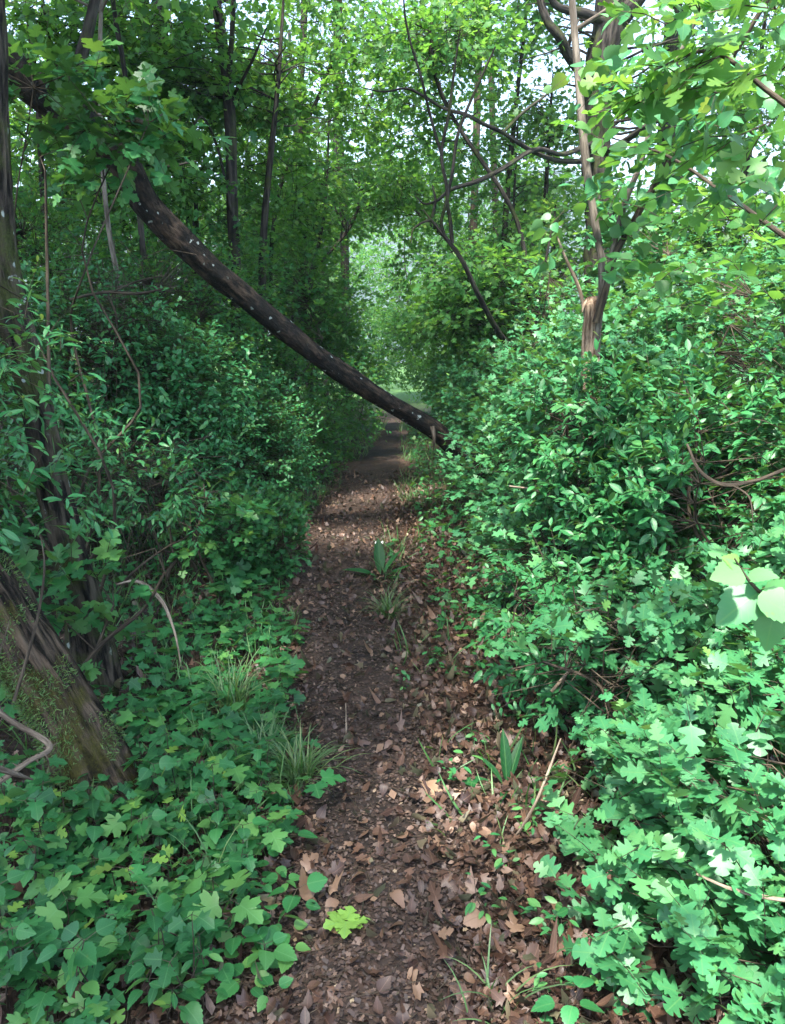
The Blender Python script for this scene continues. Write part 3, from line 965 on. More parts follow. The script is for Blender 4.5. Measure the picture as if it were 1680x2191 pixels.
# --- coppiced young tree with a torn stump
sx_, sy_ = W(1266, 700, 4.5)[0], 4.5
root = thing('coppiced_tree', 'young tree with a torn pale stump and three tall stems above the bush', 'tree', (sx_, sy_, float(gz(sx_, sy_))))
mb = MB()
tube(mb, np.concatenate([[A([sx_, sy_, float(gz(sx_, sy_)) - .1])], px((1262, 900, 4.5), (1264, 775, 4.5), (1266, 700, 4.5), (1268, 650, 4.5), (1267, 634, 4.5))]), (.075, .06, .05, .048, .055, .03), 26, 70, rough=0.25, ridge=0.22, seed=8.2)
tag(mb.obj('trunk', M['wood_torn'], root), 'torn stump with bare splintered wood')
for pts, rr, bk in ((px((1275, 760, 4.48), (1280, 690, 4.46), (1287, 640, 4.45), (1287, 560, 4.45), (1272, 470, 4.45), (1252, 330, 4.45), (1242, 220, 4.45), (1234, 120, 4.45), (1224, 0, 4.45), (1216, -160, 4.45)), (.022, .021, .020, .020, .021, .022, .021, .019, .017, .014), 'bark_pale'),
                    (px((1280, 660, 4.45), (1298, 600, 4.4), (1309, 547, 4.4), (1335, 442, 4.35), (1372, 345, 4.3), (1395, 262, 4.25), (1440, 150, 4.2), (1507, 4, 4.1), (1560, -110, 4.0)), (.02, .018, .016, .015, .014, .013, .011, .009, .006), 'bark_pale'),
                    (px((1276, 690, 4.42), (1296, 620, 4.4), (1312, 555, 4.38), (1350, 484, 4.35), (1425, 356, 4.3), (1530, 180, 4.2), (1593, 79, 4.1), (1680, -60, 4.0)), (.022, .02, .018, .018, .017, .015, .013, .008), 'twig'),
                    (px((1258, 700, 4.5), (1240, 620, 4.5), (1205, 540, 4.5), (1190, 500, 4.5)), (.012, .01, .008, .004), 'twig_pale'),
                    (px((1238, 60, 4.45), (1270, 40, 4.4), (1320, 5, 4.3), (1370, -40, 4.2)), (.012, .011, .009, .006), 'bark_pale'),
                    (px((1262, 640, 4.5), (1250, 652, 4.47), (1246, 668, 4.45)), (.014, .01, .004), 'wood_torn')):
    m2 = MB()
    tube(m2, pts, rr, 10, 8 * len(pts), rough=0.10, seed=1.0 + len(pts))
    m2.obj('stem', M[bk], root)
mc = MB()
rg = np.random.default_rng(91)
cl = [tuple(W(*c)) + r for c, r in (((1420, 120, 4.0), (.35, .35, .2)), ((1560, 120, 3.8), (.4, .4, .25)), ((1330, 200, 4.3), (.25, .3, .2)), ((1480, 330, 4.0), (.3, .3, .2)), ((1600, 300, 3.7), (.35, .35, .22)),
                                    ((1290, 560, 4.3), (.22, .2, .15)), ((1240, 420, 4.5), (.22, .25, .15)))]
p, o = blob_points(rg, cl, 130, 0.1)
sprays(mc, 'ova', p, o * A([1, 1, .3]) + rg.normal(0, .3, p.shape), 0.2, 6, 0.085, rg, upbias=0.7, droop=0.3, tint=(0.2, 1.0))
mc.obj('crown', [M['hawthorn'], M['twig']], root)

# --- leafy trees filling the wood: (label, x, y, crown centre height, crown radii, sprays)
UNDER = [
    ('leafy tree hanging over the fallen trunk, its crown full of layered sprays', -2.3, 9.8, 2.7, (1.5, 1.4, 1.7), 620),
    ('leafy tree at the left of the path tunnel, reaching over it', -1.5, 12.5, 2.6, (1.3, 1.5, 1.9), 640),
    ('leafy tree left of the tunnel beyond the slender dark one', -2.6, 14.5, 3.2, (1.6, 1.6, 2.2), 620),
    ('leafy tree between the paired dark trunks and the lichen-spotted one', -4.2, 9.0, 2.8, (1.6, 1.5, 1.8), 620),
    ('leafy tree standing deepest in the shade at the far left', -5.0, 12.5, 3.4, (1.8, 1.7, 2.4), 560),
    ('leafy tree closing the tunnel on its left at the far end of the path', -1.5, 18.5, 3.0, (1.5, 1.6, 2.4), 560),
    ('leafy tree beyond the pair of dark trunks', -4.0, 17.5, 4.0, (2.0, 1.8, 2.8), 560),
    ('leafy tree over the right edge of the path behind the bare stems', 1.5, 12.0, 2.3, (1.1, 1.4, 1.7), 560),
    ('leafy tree behind the crossing mossy branches', 2.2, 14.0, 2.3, (1.3, 1.4, 1.7), 480),
    ('leafy tree just left of the oak, below its low limbs', 2.1, 10.6, 1.7, (0.9, 1.0, 1.1), 360),
    ('leafy tree on the right of the path at its far end', 1.9, 18.0, 2.4, (1.3, 1.6, 2.0), 460),
    ('leafy tree right of the oak trunk, bright against the valley', 4.1, 10.5, 1.8, (1.2, 1.2, 1.3), 420),
    ('low leafy tree at the wood edge before the valley', 5.4, 8.0, 1.5, (1.4, 1.3, 1.3), 420),
    ('leafy tree at the far end where the path turns out of sight', 0.4, 27.0, 2.2, (2.2, 1.5, 3.0), 520),
    ('tall leafy tree high above the path tunnel', -0.6, 15.5, 5.6, (1.9, 1.9, 1.5), 300),
    ('tall leafy tree over the fallen trunk reaching the top of the tunnel', -0.7, 10.5, 4.6, (1.3, 1.4, 1.0), 260),
    ('pale sunlit tree seen through the tunnel, left of the path', -2.0, 24.0, 3.2, (2.0, 1.8, 3.0), 480),
    ('pale sunlit tree seen through the tunnel, right of the path', 2.8, 23.0, 2.2, (1.8, 1.6, 2.2), 420),
    ('leafy tree leaning over the path just beyond the fallen trunk', -1.4, 8.9, 3.7, (1.4, 0.9, 0.9), 460),
    ('leafy tree whose sprays hang before the pair of dark trunks', -2.6, 8.0, 3.3, (1.3, 0.9, 1.2), 460),
    ('leafy tree high in the middle, left of the bare dark stems', 0.5, 9.3, 3.9, (1.0, 1.0, 0.9), 360),
    ('leafy tree hanging above the reddish trunk, dark against the sky gap', 1.5, 11.5, 4.9, (1.1, 1.0, 0.7), 200),
    ('leafy tree arching over the tunnel between the fallen trunk and its far end', 0.0, 13.2, 3.5, (1.4, 1.1, 1.1), 400),
    ('leafy tree right of the oak with sprays across the white sky', 3.9, 9.6, 4.3, (1.5, 1.2, 1.1), 330),
    ('leafy tree at the frame edge with sprays across the white sky', 5.6, 8.6, 3.6, (1.3, 1.2, 1.3), 330),
    ('leafy tree behind the bare dark stems, low beside the tunnel', 1.15, 9.0, 1.5, (0.75, 0.8, 0.9), 380),
    ('low leafy tree at the right of the tunnel mouth', 1.2, 14.5, 1.2, (0.9, 1.3, 1.3), 420),
    ('leafy tree just right of the oak, low sprays over the bushes', 3.3, 8.4, 1.9, (0.9, 0.8, 0.9), 380),
    ('leafy tree at the frame edge behind the tall stems', 5.0, 6.6, 2.6, (1.0, 1.0, 1.0), 420),
    ('sunlit bush-like tree in the middle of the tunnel end', 0.2, 22.5, 0.6, (1.2, 1.0, 1.7), 420),
    ('leafy tree behind the crossing mossy limbs, closing the sky beside the oak', 2.05, 11.6, 3.9, (0.8, 0.7, 0.55), 170),
    ('leafy tree whose low sprays roof the tunnel behind the fallen trunk', -0.4, 12.0, 3.0, (0.8, 0.8, 0.6), 230),
    ('leafy tree whose sprays roof the farther part of the tunnel', 0.45, 15.2, 3.3, (0.9, 0.8, 0.7), 220),
    ('bright leafy bush-like tree on the right of the tunnel end', 1.05, 17.0, 0.35, (0.75, 0.8, 1.1), 300),
    ('bright leafy bush-like tree shutting off the tunnel end', 0.3, 21.0, 0.6, (1.2, 0.7, 1.7), 320),
    ('leafy tree filling the gap behind the lichen-spotted trunk', -6.2, 9.0, 3.0, (1.7, 1.6, 2.2), 480),
]
for i, (lab, x, y, cz, r, ns) in enumerate(UNDER):
    rg = np.random.default_rng(200 + i)
    g0 = float(gz(x, y))
    sgn = rg.normal(0, .25, 2)
    bx = x if abs(x) > 1.3 else math.copysign(1.45, x)
    g0 = float(gz(bx, y))
    tr = A([[bx, y, g0 - .1], [bx * .95 + x * .05 + sgn[0] * .2, y + sgn[1] * .4, g0 + cz * .7], [x + sgn[0], y + sgn[1], cz], [x + sgn[0] * 1.3, y + sgn[1], cz + r[2] * .9]])
    cl = crown_blobs(rg, (x, y, cz), r, 22, flat=0.4, s=(0.42, 0.7))
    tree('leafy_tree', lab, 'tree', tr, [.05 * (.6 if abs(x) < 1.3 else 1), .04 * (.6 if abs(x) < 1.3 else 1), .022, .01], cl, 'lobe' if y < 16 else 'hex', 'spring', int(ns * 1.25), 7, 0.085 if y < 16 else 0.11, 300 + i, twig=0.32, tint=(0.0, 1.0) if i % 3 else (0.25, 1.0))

# --- far wood that reads as one mass
mb = MB()
rg = np.random.default_rng(77)
cl = []
for k in range(120):
    x = rg.uniform(-26, 3.5)
    y = rg.uniform(28, 44)
    cl.append((x, y, rg.uniform(-1, 9 if x < -1 else 5.5), 1.6, 1.4, 1.0))
for k in range(40):
    cl.append((rg.uniform(-16, -7), rg.uniform(12, 26), rg.uniform(0, 8), 1.5, 1.4, .9))
for k in range(26):
    cl.append((rg.uniform(4, 26), rg.uniform(22, 40), rg.uniform(-4, 1.2), 1.6, 1.4, 0.9))
p, o = blob_points(rg, cl, 3600, 0.2)
sprays(mb, 'hex', p, o + rg.normal(0, .4, p.shape), 0.5, 6, 0.2, rg, twig_r=0.004, upbias=.5)
for k in range(40):
    x, y = rg.uniform(-22, 1), rg.uniform(27, 40)
    if abs(x - .4) < 1.5:
        continue
    tube(mb, A([[x, y, float(gz(x, y)) - .2], [x + .2, y, 4], [x + rg.normal(0, .4), y, 10]]), (.14, .11, .05), 7, 8, mi=1, cap=False)
tag(mb.obj('woodland', [M['spring'], M['bark_dark']]), kind='stuff')

# ================================================================== SHRUBS
H = dict(kind='haw', mat='hawthorn', opposite=False)
HM = dict(kind='haw_m', mat='hawthorn')
P_ = dict(kind='ell', mat='privet', opposite=True)
SHR = [  # name, label, base, blobs, options
    ('hawthorn_bush', 'lobed-leaf hawthorn reaching over the brown litter nearest the camera', (1.35, 1.95), [(1.08, 1.95, .2, .45, .36, .32), (1.45, 2.1, .42, .4, .4, .36), (.98, 1.55, -.02, .38, .3, .22), (1.3, 1.45, .1, .4, .3, .26), (.8, 2.2, .1, .28, .3, .24), (.82, 1.75, .02, .28, .25, .2)], dict(ntwig=640, nleaf=7, size=0.069, **H)),
    ('hawthorn_bush', 'hawthorn with pale lobed leaves in front of the dark hollow', (1.2, 2.65), [(.92, 2.6, .25, .42, .4, .36), (1.3, 2.6, .42, .4, .35, .3)], dict(ntwig=300, nleaf=7, size=0.069, **H)),
    ('hawthorn_bush', 'tall hawthorn at the frame edge below the serrated shoot', (2.0, 2.2), [(1.75, 2.1, .5, .4, .4, .45), (1.95, 2.45, .95, .45, .4, .4)], dict(ntwig=330, nleaf=7, size=0.074, **H)),
    ('privet_bush', 'small oval-leaved bush at the path edge beside the dark strap leaves', (.95, 3.2), [(.82, 3.2, .18, .38, .42, .38)], dict(ntwig=230, nleaf=6, size=0.056, **P_)),
    ('privet_bush', 'oval-leaved bush above the dark hollow, crossed by pale twigs', (1.6, 3.4), [(1.45, 3.35, .8, .5, .4, .36), (1.2, 3.6, .6, .5, .4, .42)], dict(ntwig=480, nleaf=7, size=0.063, **P_)),
    ('privet_bush', 'tall oval-leaved bush with upright shoots at the frame edge', (2.2, 3.1), [(2.0, 2.9, 1.1, .45, .4, .4), (2.3, 3.3, 1.4, .5, .5, .55), (1.9, 3.2, .6, .45, .4, .4)], dict(ntwig=480, nleaf=8, size=0.067, **P_)),
    ('hawthorn_bush', 'hawthorn bush between the grass tuft and the oval-leaved bushes', (1.0, 4.2), [(.86, 4.2, .2, .42, .5, .42), (1.25, 4.4, .5, .45, .45, .42)], dict(ntwig=420, nleaf=7, size=0.065, **HM)),
    ('privet_bush', 'bright oval-leaved bush in front of the torn stump', (1.75, 4.3), [(.98, 3.95, .88, .38, .3, .38), (1.25, 4.0, .92, .5, .3, .36), (1.75, 3.9, 1.0, .45, .35, .42), (1.9, 4.3, .6, .5, .45, .55)], dict(ntwig=820, nleaf=7, size=0.065, **P_)),
    ('hawthorn_bush', 'hawthorn bush swallowing the end of the fallen trunk', (1.15, 5.9), [(.85, 6.35, .42, .36, .3, .5), (.95, 5.7, .35, .5, .6, .6), (1.3, 5.7, .95, .55, .5, .5)], dict(ntwig=640, nleaf=7, size=0.067, **HM)),
    ('hawthorn_bush', 'rounded hawthorn around the foot of the torn stump', (1.7, 5.2), [(1.5, 5.2, 1.0, .6, .45, .5), (2.0, 5.4, 1.3, .6, .5, .5)], dict(ntwig=600, nleaf=7, size=0.069, **HM)),
    ('hawthorn_bush', 'hawthorn thicket right of the torn stump below the tall stems', (2.7, 4.8), [(2.5, 4.5, 1.25, .6, .5, .5), (2.9, 4.8, 1.7, .7, .6, .6), (2.5, 4.6, .6, .6, .5, .5)], dict(ntwig=560, nleaf=7, size=0.074, **HM)),
    ('hawthorn_bush', 'hawthorn bush beyond the end of the fallen trunk', (1.3, 7.6), [(1.0, 7.6, .45, .5, .6, .7), (1.5, 7.4, 1.15, .65, .6, .6)], dict(ntwig=720, nleaf=7, size=0.069, **HM)),
    ('hazel_bush', 'tall broad-leaved bush below the oak', (2.4, 7.2), [(2.2, 7.0, 1.15, .8, .6, .6), (2.8, 7.3, 1.6, .8, .7, .6), (2.2, 6.8, .4, .7, .5, .5), (2.2, 7.9, 2.15, .5, .4, .5)], dict(ntwig=680, nleaf=7, size=0.090, kind='lobe', mat='hawthorn')),
    ('hazel_bush', 'broad-leaved thicket right of the oak under the tall stems', (3.7, 6.4), [(3.3, 6.2, 1.6, .8, .6, .6), (3.9, 6.6, 2.0, .9, .7, .7), (3.3, 5.9, .8, .7, .6, .6)], dict(ntwig=560, nleaf=7, size=0.090, kind='lobe', mat='hawthorn')),
    ('hazel_bush', 'leafy bush along the path beyond the fallen trunk', (1.35, 10.0), [(1.15, 9.8, .4, .6, .9, .7), (1.6, 10.3, .9, .7, .8, .6)], dict(ntwig=480, nleaf=7, size=0.095, kind='lobe', mat='hawthorn')),
    ('hazel_bush', 'farthest leafy bush on the right side of the path', (1.4, 13.5), [(1.2, 13.3, .0, .55, 1.2, .8)], dict(ntwig=360, nleaf=7, size=0.101, kind='lobe', mat='hawthorn')),
    ('hazel_bush', 'leafy bush beyond the tall stems at the wood edge', (4.6, 5.2), [(4.2, 5.0, 1.5, .8, .7, .7), (4.8, 5.4, 2.2, .9, .8, .8)], dict(ntwig=460, nleaf=7, size=0.090, kind='lobe', mat='hawthorn')),
    # left side
    ('privet_bush', 'narrow-leaved bush with pale sprays beside the lichen-spotted trunk', (-1.75, 4.3), [(-1.55, 4.1, .72, .36, .35, .2), (-1.25, 4.2, .62, .33, .3, .16), (-1.9, 4.2, 1.0, .35, .35, .22)], dict(ntwig=190, nleaf=8, size=.062, kind='ell_n', mat='privet', opposite=False, twig=.2)),
    ('privet_bush', 'narrow-leaved bush with yellow green shoot tips left of the shaded hollow', (-1.75, 2.9), [(-1.35, 2.8, 1.38, .3, .25, .2), (-1.6, 2.75, 1.15, .35, .3, .25), (-1.4, 2.65, .95, .3, .25, .2), (-1.6, 2.7, 1.55, .25, .25, .18)], dict(ntwig=230, nleaf=8, size=.06, kind='ell_n', mat='privet', opposite=False, twig=.18, tint=(.1, 1.0))),
    ('maple_sapling', 'maple sapling with pale blue green leaves in front of the fallen trunk', (-1.85, 3.9), [(-1.55, 3.9, 2.42, .42, .3, .16), (-1.25, 4.0, 2.3, .3, .3, .14), (-1.5, 3.8, 2.05, .3, .28, .14), tuple(W(225, 290, 4.0)) + (.2, .25, .12)], dict(ntwig=84, nleaf=6, size=.085, kind='map', mat='maple', twig=.18, clump=.1)),
    ('maple_sapling', 'maple sapling with dark leaves crossing the mossy foot of the leaning trunk', (-1.35, 3.0), [(-1.3, 2.9, .45, .35, .25, .25), (-1.55, 2.75, .75, .3, .3, .3)], dict(ntwig=52, nleaf=5, size=.085, kind='map', mat='maple', twig=.15)),
    ('maple_sapling', 'little maple with light green leaves before the small-leaved thicket', (-1.25, 4.6), [(-1.15, 4.6, .32, .35, .25, .2)], dict(ntwig=34, nleaf=5, size=.075, kind='map', mat='maple', twig=.14, tint=(.3, .95))),
    ('thicket', 'small-leaved dark thicket in the shade behind the leaning trunk', (-1.9, 5.6), [(-1.75, 5.5, .5, .75, .5, .6), (-2.1, 5.5, 1.2, .75, .5, .55), (-1.5, 5.7, 1.0, .5, .4, .4)], dict(ntwig=1710, nleaf=8, size=0.049, kind='hex', mat='privet', twig=.16, clump=.1)),
    ('thicket', 'small-leaved thicket under the low part of the fallen trunk', (-1.1, 6.9), [(-1.4, 6.8, .3, .65, .5, .55), (-1.25, 7.4, .3, .55, .5, .6), (-1.6, 7.2, .9, .5, .4, .4)], dict(ntwig=1440, nleaf=8, size=0.044, kind='hex', mat='privet', twig=.16, clump=.1)),
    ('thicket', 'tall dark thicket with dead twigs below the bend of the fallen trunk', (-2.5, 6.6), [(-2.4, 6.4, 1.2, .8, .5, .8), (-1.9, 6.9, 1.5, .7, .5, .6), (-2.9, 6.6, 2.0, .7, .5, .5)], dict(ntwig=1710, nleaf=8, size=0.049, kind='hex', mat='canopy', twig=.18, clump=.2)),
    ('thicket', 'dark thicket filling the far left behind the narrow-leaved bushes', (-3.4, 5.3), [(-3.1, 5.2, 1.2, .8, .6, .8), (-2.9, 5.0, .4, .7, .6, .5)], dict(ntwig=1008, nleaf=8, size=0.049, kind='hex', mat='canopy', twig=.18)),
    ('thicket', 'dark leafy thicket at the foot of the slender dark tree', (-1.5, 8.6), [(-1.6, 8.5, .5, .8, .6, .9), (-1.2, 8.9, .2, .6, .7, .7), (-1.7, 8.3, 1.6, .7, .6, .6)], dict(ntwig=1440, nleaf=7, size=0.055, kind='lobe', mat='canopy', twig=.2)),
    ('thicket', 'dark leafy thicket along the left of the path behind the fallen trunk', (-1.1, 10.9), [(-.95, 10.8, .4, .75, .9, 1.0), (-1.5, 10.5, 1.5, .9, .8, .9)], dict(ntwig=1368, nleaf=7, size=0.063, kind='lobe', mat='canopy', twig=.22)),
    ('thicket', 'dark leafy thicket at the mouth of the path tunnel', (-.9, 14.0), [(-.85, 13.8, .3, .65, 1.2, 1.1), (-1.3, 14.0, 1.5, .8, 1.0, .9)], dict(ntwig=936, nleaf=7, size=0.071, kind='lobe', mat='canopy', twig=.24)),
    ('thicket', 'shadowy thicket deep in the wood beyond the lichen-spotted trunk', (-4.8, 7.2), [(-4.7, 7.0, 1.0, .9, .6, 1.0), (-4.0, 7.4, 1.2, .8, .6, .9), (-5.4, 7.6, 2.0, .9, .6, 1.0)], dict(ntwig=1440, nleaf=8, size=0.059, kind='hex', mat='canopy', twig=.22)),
    ('thicket', 'low dark bush left of the path before the fallen trunk', (-1.05, 5.3), [(-1.0, 5.2, .05, .4, .4, .3)], dict(ntwig=432, nleaf=7, size=0.049, kind='lobe', mat='maple', twig=.14)),
]
for i, (nm, lab, base, blobs, kw) in enumerate(SHR):
    kw = dict(kw)
    kind, mat = kw.pop('kind'), kw.pop('mat')
    shrub(nm, lab, 'bush' if nm != 'maple_sapling' else 'sapling', base, blobs, kind, mat, kw.pop('ntwig'), kw.pop('nleaf'), kw.pop('size'), 400 + i, **kw)

# --- serrated shoot close to the camera at the right, and lobed leaves hanging high on the right
def shoot(name, label, stem, rr, twigs, kind, mat, size, seed, tint, nleaf=5, tw=.1, up=.6):
    rg = np.random.default_rng(seed)
    st = A(stem)
    root = thing(name, label, 'shoot', st[0])
    m2 = MB()
    tube(m2, st, rr, 8, 40, rough=.08)
    m2.obj('stem', M['twig'], root)
    mb = MB()
    b = A([t[0] for t in twigs])
    d = A([t[1] for t in twigs])
    sprays(mb, kind, b, d, tw, nleaf, size, rg, upbias=up, tint=tint, droop=.2, twig_r=.0016, curl=.1)
    mb.obj('foliage', [M[mat], M['twig']], root)


root = thing('serrated_shoot', 'close shoot with broad toothed yellow green leaves above the dark hollow', 'shoot', (1.25, 1.05, float(gz(1.25, 1.05))))
m2 = MB()
tube(m2, np.concatenate([[A([1.25, 1.05, float(gz(1.25, 1.05))])], [A([1.05, 1.1, .5])], px((1790, 1400, 1.05), (1650, 1290, 1.05), (1590, 1225, 1.02), (1572, 1195, 1.01))]), (.008, .006, .004, .003, .002, .001), 8, 40, rough=.08)
m2.obj('stem', M['twig'], root)
r12 = np.random.default_rng(12)
for (bx_, by_), (tx_, ty_), Yd, sz, rn, nrm in (((1625, 1268), (1535, 1325), 1.04, .074, .5, (-.2, -.55, .8)), ((1588, 1222), (1520, 1235), 1.01, .05, .92, (-.2, -.7, .6)), ((1622, 1275), (1690, 1310), 1.02, .066, .88, (0, -.6, .75)),
                                                ((1580, 1210), (1540, 1180), 1.02, .03, 1.0, (.3, -.8, .4)), ((1600, 1235), (1650, 1228), 1.04, .04, .85, (.0, -.5, .9)), ((1640, 1285), (1680, 1250), 1.06, .05, .8, (0, -.5, .8)), ((1660, 1300), (1640, 1370), 1.05, .06, .7, (-.3, -.5, .8))):
    m3 = MB()
    p0, p1 = W(bx_, by_, Yd), W(tx_, ty_, Yd - .02)
    leaves(m3, 'ova', p0[None], (p1 - p0)[None], A([nrm]), A([sz]), A([rn]), r12, .1)
    m3.obj('leaf', M['hawthorn'], root)


hp = [(1420, 200, 2.0), (1470, 170, 1.95), (1540, 120, 1.9), (1600, 60, 1.9), (1640, 160, 1.85), (1650, 260, 1.9), (1580, 290, 1.95), (1390, 190, 2.05), (1660, 20, 1.8), (1500, 30, 1.95), (1620, 370, 2.0), (1560, 200, 1.95), (1440, 60, 2.05), (1670, 430, 1.95)]
shoot('hawthorn_shoot', 'overhanging shoot with large lobed leaves in front of the oak', np.concatenate([[A([2.5, 1.9, float(gz(2.5, 1.9))]), A([2.35, 1.9, 1.2])], px((1800, 330, 1.95), (1650, 200, 1.92), (1500, 110, 1.95), (1400, 150, 2.0))]),
      (.02, .015, .009, .006, .004, .002), [(W(*h), A([-.7, -.3, -.1]) + RNG.normal(0, .35, 3)) for h in hp for _ in range(2)], 'haw', 'spring', .074, 13, (.2, 1.0), nleaf=6, tw=.15, up=.5)
hp = [(1290, 300, 3.3), (1350, 240, 3.2), (1420, 330, 3.0), (1500, 400, 2.9), (1560, 470, 2.8), (1640, 520, 2.7), (1420, 470, 3.2), (1330, 400, 3.4), (1590, 590, 2.8), (1480, 560, 3.1), (1380, 560, 3.3), (1660, 650, 2.6), (1540, 660, 2.9)]
shoot('dogwood_shoot', 'arching shoot with broad oval leaves between the oak and the frame edge', np.concatenate([[A([2.6, 2.9, float(gz(2.6, 2.9))]), A([2.3, 2.9, 1.4])], px((1700, 520, 2.75), (1560, 420, 2.9), (1420, 330, 3.1), (1290, 290, 3.3))]),
      (.02, .014, .009, .007, .005, .002), [(W(*h), A([-.7, -.1, .05]) + RNG.normal(0, .4, 3)) for h in hp for _ in range(2)], 'ova', 'spring', .062, 14, (.1, .95), nleaf=7, tw=.2, up=.7)

# ================================================================== GROUND PLANTS
def at_root(root, mb, name, mats):
    """mesh built around the origin, parented without offset"""
    o = bpy.data.objects.new(name, mb.mesh(name, mats))
    COL.objects.link(o)
    o.parent = root
    return o


def copy_tree(o, parent=None):
    c = o.copy()
    COL.objects.link(c)
    if parent is not None:
        c.parent = parent
    for ch in [x for x in bpy.data.objects if x.parent == o]:
        copy_tree(ch, c)
    return c


def seedling_proto(name, kind, mat, seed, nst, h, size, tint, pairs=2):
    rg = np.random.default_rng(seed)
    root = thing(name, None, None, (0, 0, 0))
    fol = MB()
    for k in range(nst):
        top = A([rg.normal(0, .05), rg.normal(0, .05), h * rg.uniform(.7, 1.15)])
        m2 = MB()
        pts = wiggle(rg, A([rg.normal(0, .008), rg.normal(0, .008), -.02]), top, 4, .04)
        tube(m2, pts, (.0022, .002, .0016, .001), 5, 10)
        at_root(root, m2, 'stem', [M['twig']])
        c = spline(pts, 20)
        for pr in range(pairs):
            t = 1.0 - pr * .3
            p0 = c[int(19 * t)]
            a0 = rg.uniform(0, 6.28)
            for s_ in range(2 if pr or pairs > 2 else 3):
                a = a0 + s_ * (math.pi if pr or pairs > 2 else 2.1) + rg.normal(0, .25)
                al = A([math.cos(a), math.sin(a), rg.uniform(-.15, .35)])
                pet = p0 + unit(al) * size * rg.uniform(.25, .6)
                sticks(fol, p0[None], pet[None], .0009, .0007)
                al2 = al * A([1, 1, .2]) + A([0, 0, -.1])
                leaves(fol, kind, pet[None], al2[None], (A([0, 0, 1]) + rg.normal(0, .36, 3))[None], size * rg.uniform(.7, 1.2) * (1 - .15 * pr), A([np.clip(tint[0] + (tint[1] - tint[0]) * rg.random(), 0, 1)]), rg, .12)
    at_root(root, fol, 'foliage', [M[mat], M['twig']])
    return root


def place(protos, spots, labels, cat, group, rg, s=(.75, 1.25)):
    """first use moves the prototype itself, later ones copy it"""
    used = set()
    for k, (x, y) in enumerate(spots):
        i = k % len(protos)
        o = protos[i] if i not in used else copy_tree(protos[i])
        used.add(i)
        o.location = (x, y, float(gz(x, y)))
        o.rotation_euler = (rg.normal(0, .06), rg.normal(0, .06), rg.uniform(0, 6.28))
        f = rg.uniform(*s)
        o.scale = (f, f, f)
        o['label'] = labels if isinstance(labels, str) else labels[k]
        o['category'] = cat
        if group:
            o['group'] = group


def ground_spots(rg, poly, n, dmin=.05, gap=.07):
    """random pixels inside a polygon of the photograph, dropped on to the ground"""
    P = A(poly, float)
    out = []
    tries = 0
    while len(out) < n and tries < 20000:
        tries += 1
        q = rg.uniform(P.min(0), P.max(0))
        ins = False
        j = len(P) - 1
        for i in range(len(P)):
            if (P[i][1] > q[1]) != (P[j][1] > q[1]) and q[0] < (P[j][0] - P[i][0]) * (q[1] - P[i][1]) / (P[j][1] - P[i][1]) + P[i][0]:
                ins = not ins
            j = i
        if not ins:
            continue
        g = G(*q)
        if path_dist(g[0], g[1])[0] < dmin:
            continue
        if any((g[0] - a) ** 2 + (g[1] - b) ** 2 < gap * gap for a, b in out):
            continue
        out.append((g[0], g[1]))
    return out


rg = np.random.default_rng(9)
pr = [seedling_proto('seedling', ('map', 'map_m', 'haw', 'ova', 'map', 'ell')[k % 6], 'maple', 600 + k, 2 + k % 2, .10 + .035 * (k % 4), (.06, .046, .05, .05, .068, .045)[k % 6], ((.1, .9), (.0, .5), (.2, 1.0))[k % 3], 2) for k in range(10)]
sp = ground_spots(rg, [(0, 1760), (120, 1790), (330, 1700), (560, 1680), (600, 1820), (520, 1950), (430, 2191), (0, 2240)], 104, .0, .05)
place(pr, sp, 'small leafy seedling in the mixed green carpet in front of the mossy trunk', 'seedling', 'seedlings carpeting the ground before the mossy trunk', rg)
pr = [seedling_proto('maple_seedling', 'map_m', 'maple', 620 + k, 2, .13, .07, (.0, .8), 2) for k in range(5)]
sp = ground_spots(rg, [(230, 1480), (420, 1320), (560, 1150), (640, 1200), (600, 1330), (640, 1480), (660, 1600), (560, 1700), (330, 1700)], 80, .02, .07)
place(pr, sp, 'shaded lobed seedling on the bank between the leaning trunk and the path', 'seedling', 'seedlings on the shaded bank beside the path', rg)
pr = [seedling_proto('strawberry_plant', 'ova', 'maple', 640 + k, 3, .07, .045, (.3, .9), 1) for k in range(4)]
sp = ground_spots(rg, [(380, 1880), (560, 1830), (620, 1960), (560, 2191), (400, 2191)], 16, -.08, .08)
place(pr, sp, 'low plant with three-part toothed leaves at the ragged left edge of the path', 'plant', 'strawberry plants edging the path', rg)
pr = [seedling_proto('privet_seedling', 'ell', 'privet', 660 + k, 3, .13, .045, (.25, .95), 4) for k in range(5)]
SEED = [((1000, 1600), 'oval-leaved seedling in the litter before the dark strap leaves'), ((935, 1440), 'oval-leaved seedling where the litter meets the bush nearest the grass tuft'),
        ((1085, 1850), 'oval-leaved seedling alone on the brown litter, middle of the litter patch'), ((1050, 1975), 'oval-leaved seedling on pink brown leaves, left of its neighbour'),
        ((1150, 1985), 'oval-leaved seedling just right of its twin on pink brown leaves'), ((1215, 2020), 'oval-leaved seedling half under the nearest hawthorn'),
        ((1215, 2130), 'tall oval-leaved seedling below the nearest hawthorn near the bottom edge'), ((945, 1690), 'tiny seedling beside the pale pink leaf at the path edge'),
        ((1130, 1790), 'oval-leaved seedling under the fringe of the second hawthorn'), ((1340, 2130), 'oval-leaved seedling in shade under the nearest hawthorn'),
        ((870, 1480), 'small seedling at the right edge of the trodden path')]
place(pr, [tuple(G(*a)[:2]) for a, _ in SEED], [b for _, b in SEED], 'seedling', 'oval-leaved seedlings in the litter', rg, (.7, 1.1))
pr = [seedling_proto('nettle', 'ova', 'privet', 670, 1, .16, .06, (.4, .9), 4)]
